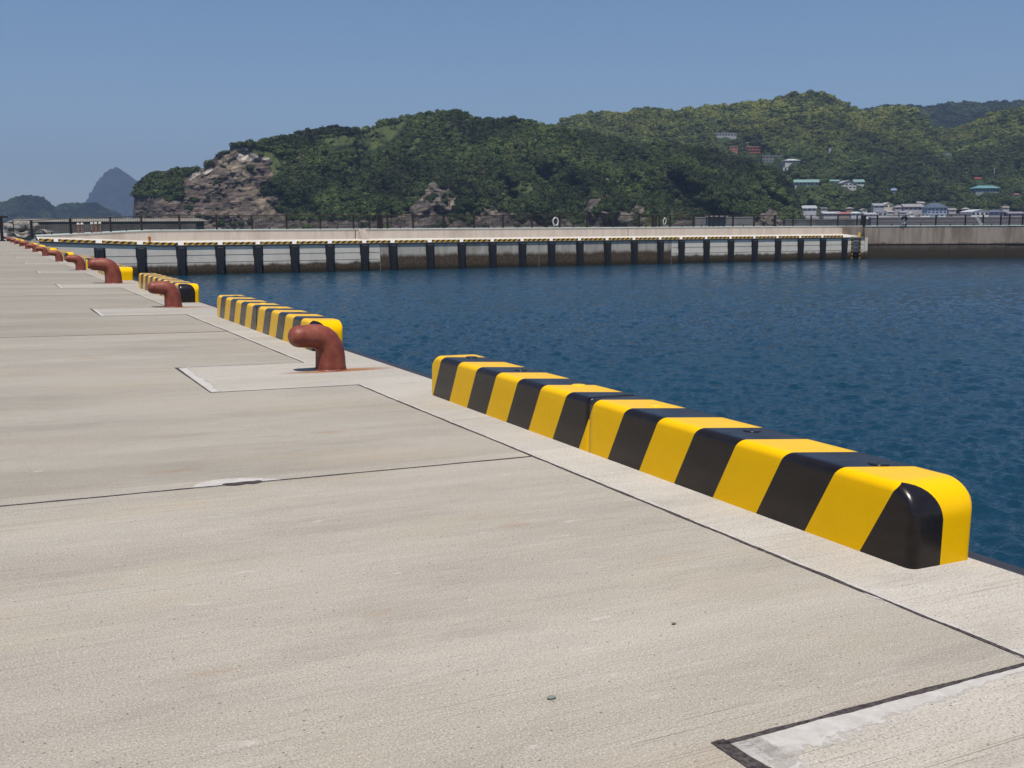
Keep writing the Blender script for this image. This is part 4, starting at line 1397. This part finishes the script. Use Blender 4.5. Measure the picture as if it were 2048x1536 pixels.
# ---- buildings listed first so that the trees can keep clear: (hill, px, y of foot, width px, height px, kind, wall, roof, label)
WHT = (.48, .465, .44); GRY = (.36, .35, .34); TEAL = (.19, .29, .26); BLUE = (.075, .095, .135); DKG = (.12, .12, .13); BRN = (.24, .19, .16); ORG = (.42, .15, .09); RED = (.40, .07, .07)
BLD = [(2, 1452, 274, 46, 9, 'flat', GRY, (.42, .40, .39), 'long grey building highest on the hillside, above the orange ones'),
       (2, 1467, 304, 17, 12, 'flat', ORG, (.32, .17, .14), 'smaller orange block left of the large orange building'),
       (2, 1512, 306, 44, 14, 'balc', ORG, (.32, .17, .14), 'large orange building with rows of balconies on the hillside'),
       (2, 1494, 291, 7, 7, 'flat', (.66, .55, .42), (.6, .5, .4), 'small cream tower house above the large orange building'),
       (2, 1545, 325, 44, 15, 'flat', (.22, .20, .19), (.26, .24, .23), 'broad grey-brown concrete building below the orange building'),
       (2, 1585, 326, 32, 9, 'hip', WHT, (.42, .42, .43), 'low white house with pale grey roof beside the grey-brown building'),
       (2, 1571, 343, 10, 10, 'flat', (.72, .70, .68), WHT, 'small white cube house on the slope above the green-roofed school'),
       (2, 1613, 372, 50, 14, 'gable', (.55, .56, .55), TEAL, 'long white hall with teal-green roof, leftmost of the green-roofed three'),
       (2, 1666, 366, 26, 7, 'gable', (.45, .47, .46), TEAL, 'low middle building with teal-green roof between two larger ones'),
       (2, 1697, 378, 34, 19, 'gend', (.50, .47, .43), (.30, .30, .31), 'tall cream gable-ended hall with grey roof near the green roofs'),
       (2, 1718, 371, 22, 13, 'gable', (.45, .47, .46), TEAL, 'teal-roofed building at the right of the cream gable-ended hall'),
       (2, 1638, 270, 9, 3, 'flat', (.5, .55, .55), (.5, .55, .55), 'tiny pale roof alone high on the wooded hill'),
       (2, 1663, 299, 10, 4, 'flat', (.5, .45, .45), (.5, .45, .45), 'tiny pinkish house on the wooded hill right of the orange building'),
       (2, 1895, 310, 17, 3, 'flat', WHT, (.7, .68, .64), 'small white flat roof showing through the trees at upper right'),
       (2, 1957, 359, 15, 4, 'gable', BRN, RED, 'small bright red roof on the hillside at right'),
       (2, 1975, 384, 54, 14, 'hip', (.25, .28, .28), (.11, .24, .25), 'wide house with dull teal hipped roof at right'),
       (2, 1789, 386, 17, 10, 'gable', (.35, .38, .45), (.18, .24, .38), 'small blue-roofed house alone above the town'),
       (2, 2030, 391, 17, 4, 'gable', BRN, (.33, .14, .14), 'small dull red roof near the right edge'),
       (2, 1988, 352, 2.5, 17, 'pole', GRY, GRY, 'thin grey pole standing among trees near the red roof'),
       (3, 1619, 424, 30, 14, 'gable', (.44, .44, .47), (.34, .36, .36), 'white house with grey gable roof at the left end of the shore town'),
       (3, 1665, 431, 40, 8, 'gable', (.38, .36, .38), (.40, .40, .44), 'long low grey-roofed shed on the shore right of the white house'),
       (3, 1688, 431, 26, 7, 'gable', BRN, (.36, .12, .12), 'low shed with dull red roof in the shore town'),
       (3, 1712, 431, 22, 8, 'hip', (.40, .40, .45), (.45, .50, .50), 'low shed with pale greenish roof in the shore town'),
       (3, 1742, 433, 26, 8, 'gable', (.64, .62, .62), (.34, .34, .36), 'low white building at the shore right of the sheds'),
       (3, 1765, 433, 20, 10, 'flat', (.45, .45, .48), (.38, .38, .4), 'grey box building at the shore below the cream-roofed house'),
       (3, 1758, 417, 24, 11, 'gable', (.33, .33, .36), (.26, .26, .29), 'dark grey-roofed house on the upper row of the town, left end'),
       (3, 1777, 417, 18, 13, 'gend', (.60, .54, .44), (.42, .38, .33), 'cream gabled house on the upper row of the town'),
       (3, 1800, 420, 22, 10, 'hip', (.36, .33, .33), (.24, .23, .25), 'brown-grey house with dark roof right of the cream one'),
       (3, 1826, 421, 40, 14, 'gable', (.42, .39, .39), (.27, .25, .26), 'largest grey-roofed house in the middle of the town'),
       (3, 1824, 432, 10, 9, 'gend', (.75, .74, .74), (.6, .6, .6), 'small white gabled hut at the shore below the largest house'),
       (3, 1850, 433, 20, 6, 'flat', (.70, .69, .68), (.6, .6, .6), 'low white shed at the shore left of the blue-roofed house'),
       (3, 1874, 428, 44, 24, 'hip', (.30, .36, .46), BLUE, 'two-storey house with deep blue roof, tallest in the shore town'),
       (3, 1884, 434, 14, 7, 'flat', (.6, .68, .68), (.55, .6, .6), 'small pale aqua hut in front of the blue-roofed house'),
       (3, 1960, 432, 40, 14, 'gend', (.66, .66, .66), (.5, .5, .52), 'white gabled boathouse on the shore at right'),
       (3, 1993, 430, 30, 11, 'hip', (.22, .23, .30), (.10, .11, .18), 'dark navy-roofed house right of the white boathouse'),
       (3, 2032, 431, 34, 8, 'gable', (.30, .28, .33), (.22, .20, .25), 'low dark-roofed houses at the right edge of the shore'),
       (3, 1920, 433, 30, 6, 'flat', (.28, .25, .25), (.3, .27, .27), 'low brown shed between the blue-roofed house and the boathouse')]
for _i, (_x, _y, _w, _h, _k, _wl, _rf, _l) in enumerate((
        (1648, 421, 13, 7, 'gable', GRY, DKG, 'small dark-roofed cottage half hidden by trees right of the white house'),
        (1700, 421, 14, 7, 'hip', BRN, (.24, .22, .21), 'little brown cottage among trees above the red-roofed shed'),
        (1729, 424, 12, 7, 'gend', (.46, .43, .39), (.30, .28, .27), 'small beige gabled cottage left of the upper town row'),
        (1781, 427, 15, 6, 'gable', (.40, .38, .36), (.30, .29, .30), 'low grey cottage squeezed below the cream gabled house'),
        (1806, 428, 14, 6, 'gable', (.36, .36, .39), (.22, .24, .28), 'low slate-roofed cottage below the brown-grey house'),
        (1905, 424, 16, 8, 'gable', (.42, .40, .37), (.25, .23, .22), 'dark-roofed cottage just right of the blue-roofed house'),
        (1932, 422, 14, 7, 'hip', (.38, .36, .35), (.30, .27, .25), 'small hipped cottage between the blue roof and the boathouse'),
        (2012, 419, 14, 7, 'gable', (.40, .39, .38), (.24, .20, .19), 'small cottage above the navy-roofed house at right'),
        (1842, 410, 15, 7, 'gable', (.40, .38, .36), (.28, .26, .26), 'grey-roofed cottage on the slope above the largest town house'),
        (1604, 428, 10, 6, 'flat', (.44, .43, .42), (.38, .37, .36), 'tiny pale hut at the foot of the headland spur'))):
    BLD.append((3, _x, _y, _w, _h, _k, _wl, _rf, _l))
CLEAR = [(b[1], b[2], b[3] / 2 + 3, b[4] + 2) for b in BLD if b[5] != 'pole']

h1.build(cover1, led1)
P_, r_ = h1.scatter(30000, 1.0, 4.6, skip1, .05, edge=6)
forest('headland_wood', P_, r_, M_FOL1, seed=1, label='dense dark green scrub and woodland covering the headland')
# bushes along the crest break the skyline
rg = np.random.default_rng(5)
x = rg.uniform(275, 1590, 900); t_ = rg.uniform(.975, 1.0, 900)
P_, y_ = h1.P(x, t_); k = ~((x > 368) & (x < 480) & (rg.random(900) > .35)) & ~((x > 690) & (x < 800) & (rg.random(900) > .3))
forest('crest_scrub', P_[k] , rg.uniform(.9, 2.4, 900)[k], M_FOL1, seed=2, label='low scrub along the headland crest')

# ---- back hills
H2R = [(1040, 300), (1085, 270), (1108, 252), (1120, 241), (1150, 233), (1178, 227), (1205, 224), (1240, 230), (1264, 222), (1299, 217), (1326, 220), (1350, 221), (1400, 217), (1450, 211), (1500, 206),
       (1540, 201), (1580, 191), (1610, 185), (1640, 186), (1665, 191), (1690, 206), (1710, 219), (1735, 223), (1780, 215), (1810, 214), (1836, 221), (1856, 240), (1880, 258), (1906, 261), (1954, 240), (2001, 224), (2048, 216), (2110, 205)]
h2 = Hill('wooded_hill', H2R, lambda x: 1150 + 0 * np.asarray(x, float), lambda x: 1620 + 0 * np.asarray(x, float), 436.0, 1040, 2110, 520, 150, 75, 12, 2.5, 85.0, 1.15)


def cover2(X, Y):
    C = np.zeros(X.shape + (3,)); C[:] = (.04, .058, .025)
    v = fbm(X / 30, Y / 18, 4, 43)[..., None]
    return C * (.7 + .6 * v), np.zeros(X.shape)


def skip2(x, y):
    out = np.zeros(x.shape, bool)
    for (bx, by, w, h) in CLEAR: out |= (np.abs(x - bx) < w) & (y > by - h) & (y < by + 11)
    out |= (y > 412) & (x > 1740) & (x < 1915)
    out |= (y > 424)
    g = fbm(x / 26, y / 16, 3, 51)
    return out | ((g > .66) & (RNG.random(x.shape) > .35))


h2.build(cover2)
P_, r_ = h2.scatter(30000, 1.8, 5.8, skip2, .1)
forest('hill_wood', P_, r_, M_FOL2, seed=3, label='mixed green and yellow-green woodland covering the hills at right')
H3R = [(1690, 240), (1735, 222), (1780, 214), (1810, 213), (1840, 219), (1880, 211), (1930, 208), (1990, 207), (2048, 205), (2110, 206)]
h3 = Hill('far_ridge', H3R, lambda x: 2100 + 0 * np.asarray(x, float), lambda x: 2700 + 0 * np.asarray(x, float), 330.0, 1690, 2110, 160, 60, 90, 17, 1.2, 80.0)
h3.build(cover2)
P_, r_ = h3.scatter(5200, 5.5, 10, lambda x, y: np.zeros(x.shape, bool), .2)
M_FOL3 = foliage('far_foliage', (.024, .046, .022), (.030, .055, .024), (.042, .068, .028), (.07, .09, .03), (.05, .075, .03))
forest('far_ridge_wood', P_, r_, M_FOL3, seed=4, label='dark woodland on the farthest ridge at right')


# islands at left
def dome_island(name, ridge, D, yb, depth, seed, jag=1.5, nx=180, ny=60, x0=None, x1=None):
    h = Hill(name, ridge, lambda x: D + 0 * np.asarray(x, float), lambda x: D + depth + 0 * np.asarray(x, float), yb, x0 or ridge[0][0], x1 or ridge[-1][0], nx, ny, depth * .22, seed, jag, 22.0)
    h.build(cover3); return h


def cover3(X, Y):
    C = np.zeros(X.shape + (3,)); C[:] = (.036, .058, .03)
    v = fbm(X / 9, Y / 6, 4, 63)[..., None]
    C = C * (.6 + .8 * v)
    k = fbm(X / 14, Y / 10, 4, 71) > (.72 - .003 * (Y - 380)); C[k] = (.15, .13, .11)
    return C, np.zeros(X.shape)


hi1 = dome_island('far_island', [(156, 452), (165, 424), (172, 406), (181, 388), (190, 372), (200, 358), (211, 346), (222, 339), (232, 336), (242, 340), (253, 349), (266, 358), (282, 370), (300, 386), (314, 452)], 7500, 452.5, 500, 31, 1.0)
hi2 = dome_island('near_island', [(-60, 452), (-40, 420), (-10, 408), (3, 405), (14, 406), (25, 401), (40, 396), (58, 393), (72, 395), (85, 400), (97, 408), (103, 418), (108, 440), (110, 453)], 3300, 453.5, 180, 35, 2.0)
hi3 = dome_island('middle_island', [(95, 453), (104, 422), (112, 415), (130, 410), (150, 410), (168, 411), (180, 408), (196, 410), (210, 418), (225, 424), (238, 430), (250, 453)], 3500, 453.5, 160, 37, 2.0)
for hh, sd_, nn_, a_, b_2 in ((hi1, 6, 4500, 6, 11), (hi2, 7, 2600, 5, 10), (hi3, 8, 1800, 5, 10)):
    P_, r_ = hh.scatter(nn_, a_, b_2, lambda x, y: (y > 432) & (RNG.random(x.shape) > .4), .2)
    forest(hh.name + '_wood', P_, r_, M_FOL3, seed=sd_, label='dark woodland covering the %s' % hh.name.replace('_', ' '))
# sunlit rock stacks by the headland point
M_STK = flat('sea_stack_rock', (.42, .36, .30), .9, var=.4, scale=.12)
for i, (px, w, h) in enumerate(((258, 7, 20), (247, 9, 12), (240, 6, 8))):
    D = 1060; p = at(px, 452, D); s1 = D / FPX
    o = rock_obj('sea_stack', (p[0], p[1], -1 + h * s1 * .35), (w * s1, w * s1, h * s1 * .9), M_STK, 50 + i * 4)
    tag(o, 'pale rock stack off the headland point, %s from the headland' % ordinal(i), 'rock', 'pale rock stacks off the headland point')

# ------------------------------------------------------------------ shore town
MC = {}


def cmat(c_, rough=.8):
    k = (round(c_[0], 3), round(c_[1], 3), round(c_[2], 3))
    if k not in MC: MC[k] = flat('house_paint', c_, rough, var=.15, scale=.35)
    return MC[k]


M_GLASS = flat('window_dark', (.04, .045, .055), .3, .5)
YAW = math.atan2(RW[1], RW[0])


def house(b):
    hill, px, py, wpx, hpx, kind, wall, roof, lab = b
    if hill == 2: p = h2.point(px, py)
    else:
        D = 1120 - (py - 415) * 3.0
        p = at(px, py, D)
    D = float((p - CAM) @ FW); k = D / FPX; w = wpx * k * .92; h = hpx * k * .9
    dp = min(w * .7, 12) if kind != 'gend' else w * 1.1
    rot = YAW + (random.random() - .5) * .3
    if kind == 'pole':
        root = empty('utility_pole', Matrix.Translation(Vector(p)) @ Matrix.Rotation(rot, 4, 'Z'))
        MB().tube([(0, 0, -2), (0, 0, h)], [.6, .35], 8).build('mast', cmat(wall), root)
        MB().box(-1.2, 1.2, -.15, .15, h * .86, h * .89).build('crossarm', cmat(wall), root)
        tag(root, lab, 'pole'); return
    root = empty('house', Matrix.Translation(Vector(p)) @ Matrix.Rotation(rot, 4, 'Z'))
    tag(root, lab, 'building', 'buildings on the hillside and shore beyond the breakwater')
    rh = h * (.42 if kind in ('gable', 'hip') else (.35 if kind == 'gend' else .1)); wh = h - rh
    x0, x1 = -w / 2, w / 2
    v = MB(); v.box(x0, x1, 0, dp, -6, wh)
    if kind == 'gend':
        v.poly([(x0, 0, wh), (x1, 0, wh), (0, 0, wh + rh)]); v.poly([(x1, dp, wh), (x0, dp, wh), (0, dp, wh + rh)])
    if kind == 'gable':
        v.poly([(x0, 0, wh), (x0, dp / 2, wh + rh), (x0, dp, wh)][::-1]); v.poly([(x1, 0, wh), (x1, dp / 2, wh + rh), (x1, dp, wh)])
    v.build('wall', cmat(wall), root)
    v = MB(); e = w * .04 + .3; th = .25
    def slab(a, b, c_, d):
        n_ = np.cross(np.array(b) - np.array(a), np.array(d) - np.array(a)); n_ = n_ / np.linalg.norm(n_) * th
        A = [np.array(q) for q in (a, b, c_, d)]; B = [q + n_ for q in A]
        i = len(v.v); v.v += [tuple(q) for q in A + B]
        v.f += [tuple(i + j for j in q) for q in ((3, 2, 1, 0), (4, 5, 6, 7), (0, 1, 5, 4), (1, 2, 6, 5), (2, 3, 7, 6), (3, 0, 4, 7))]
    if kind == 'gable':
        slab((x0 - e, -e, wh - .2), (x1 + e, -e, wh - .2), (x1 + e, dp / 2, wh + rh), (x0 - e, dp / 2, wh + rh))
        slab((x1 + e, dp + e, wh - .2), (x0 - e, dp + e, wh - .2), (x0 - e, dp / 2, wh + rh), (x1 + e, dp / 2, wh + rh))
    elif kind == 'hip':
        q = min(dp / 2, w * .3)
        slab((x0 - e, -e, wh - .1), (x1 + e, -e, wh - .1), (x1 - q, dp / 2, wh + rh), (x0 + q, dp / 2, wh + rh))
        slab((x1 + e, dp + e, wh - .1), (x0 - e, dp + e, wh - .1), (x0 + q, dp / 2, wh + rh), (x1 - q, dp / 2, wh + rh))
        v.poly([(x1 + e, -e, wh), (x1 + e, dp + e, wh), (x1 - q, dp / 2, wh + rh + th)]); v.poly([(x0 - e, dp + e, wh), (x0 - e, -e, wh), (x0 + q, dp / 2, wh + rh + th)])
    elif kind == 'gend':
        slab((x0 - e, dp + e, wh - .2), (x0 - e, -e, wh - .2), (0, -e, wh + rh), (0, dp + e, wh + rh))
        slab((x1 + e, -e, wh - .2), (x1 + e, dp + e, wh - .2), (0, dp + e, wh + rh), (0, -e, wh + rh))
    else:
        v.box(x0 - .3, x1 + .3, -.3, dp + .3, wh, wh + rh)
    v.build('roof', cmat(roof), root)
    nf = max(1, int(wh / 3.0)); fh = wh / nf
    nw = max(1, int(w / 4.0))
    if wh > 1.6:
        for r_i in range(nf):
            for c_i in range(min(nw, 9)):
                cx = x0 + w * (c_i + .5) / min(nw, 9); ww = min(1.4, w / min(nw, 9) * .3)
                z0 = r_i * fh + fh * .35; z1 = r_i * fh + fh * .78
                MB().box(cx - ww, cx + ww, -.06, .03, z0, z1).build('window', M_GLASS, root)
    if kind == 'balc':
        for r_i in range(nf + 1):
            z0 = r_i * fh
            MB().box(x0, x1, -1.3, -.07, z0 - .1, z0 + .9 if r_i < nf else z0 + .1).build('balcony', cmat(tuple(c_ * 1.15 for c_ in wall)), root)


for b in BLD: house(b)

# harbour arms and sheds seen low over the railing
def low_wall(px0, px1, ytop, D, mat, lab, depth=6):
    a = at(px0, horiz(px0), D); b_ = at(px1, horiz(px1), D)
    d = (b_ - a)[:2]; L = np.linalg.norm(d); d /= L
    M = Matrix(((d[0], -d[1], 0, a[0]), (d[1], d[0], 0, a[1]), (0, 0, 1, 0), (0, 0, 0, 1)))
    zt = 3.85 + (horiz((px0 + px1) / 2) - ytop) / FPX * D
    root = empty('quay_wall', M); tag(root, lab, 'wall')
    MB().box(0, L, 0, depth, -2, zt - .5).build('wall_face', mat[0], root)
    MB().box(-.2, L + .2, -.2, depth + .2, zt - .5, zt).build('coping', mat[1], root)
    return root


low_wall(1570, 1740, 438.5, 800, (M_OUT, M_OUTT), 'low dark harbour wall with pale coping below the sheds at centre right')
low_wall(1742, 2120, 433.5, 760, (cmat((.16, .14, .14)), cmat((.42, .39, .35))), 'long pale-topped harbour wall in front of the shore town')
low_wall(1390, 1510, 434, 620, (cmat((.24, .225, .21)), cmat((.36, .34, .31))), 'grey jetty wall behind the four close railing posts')
p = at(1433, 440, 610); k = 610 / FPX
root = empty('shed', Matrix.Translation((p[0], p[1], 0)) @ Matrix.Rotation(YAW, 4, 'Z')); tag(root, 'small flat-roofed open shed on the grey jetty', 'shed')
v = MB()
for x in (-18 * k, -6 * k, 6 * k, 18 * k): v.box(x - .25, x + .25, -.25, .25, 2, 7.6)
v.build('post', cmat(GRY), root); MB().box(-22 * k, 22 * k, -2, 3, 7.6, 8.3).build('roof', cmat((.30, .26, .25)), root); MB().box(-20 * k, 20 * k, 2, 2.4, 0, 7.6).build('back_wall', cmat((.22, .2, .19)), root)
for i, (px, w, lab, c_) in enumerate(((1748, 26, 'long white and blue boat at the harbour wall, left one', (.7, .72, .74)), (1786, 22, 'blue-hulled boat at the harbour wall, right of the white one', (.12, .25, .5)),
                                      (1632, 24, 'bright white boat at the low harbour wall right of the headland', (.8, .78, .76)))):
    p = at(px, horiz(px), 740); boat(px, 444 + 6, 740, w, lab, c_)

# pale sea-wall strip below the wood between the hills and the water
mb = MB(); a = at(1560, 441, 1000); b_ = at(2130, 439, 1000); c_ = at(2130, 433, 1180); d = at(1560, 433, 1180)
for q in (a, b_): q[2] = 5.5
for q in (c_, d): q[2] = 12
mb.quad(a, b_, c_, d)
a2, b2 = a.copy(), b_.copy(); a2[2] = b2[2] = -2
mb.quad(a2, b2, b_, a)
o = mb.build('shore_ground', cmat((.20, .18, .165))); tag(o, kind='structure')

# ------------------------------------------------------------------ haze
hz = N('haze', 1)
pv = hz.t.nodes.new('ShaderNodeVolumePrincipled')
pv.inputs['Color'].default_value = (.50, .66, 1, 1)
pv.inputs['Density'].default_value = .95e-4
pv.inputs['Anisotropy'].default_value = 0.2
hz.t.links.new(pv.outputs[0], hz.t.nodes['Material Output'].inputs['Volume'])
hz.t.nodes.remove(hz.b)
mb = MB(); mb.box(-9600, 14600, -900, 14600, -6, 900)
o = mb.build('haze', hz.m); tag(o, kind='stuff')
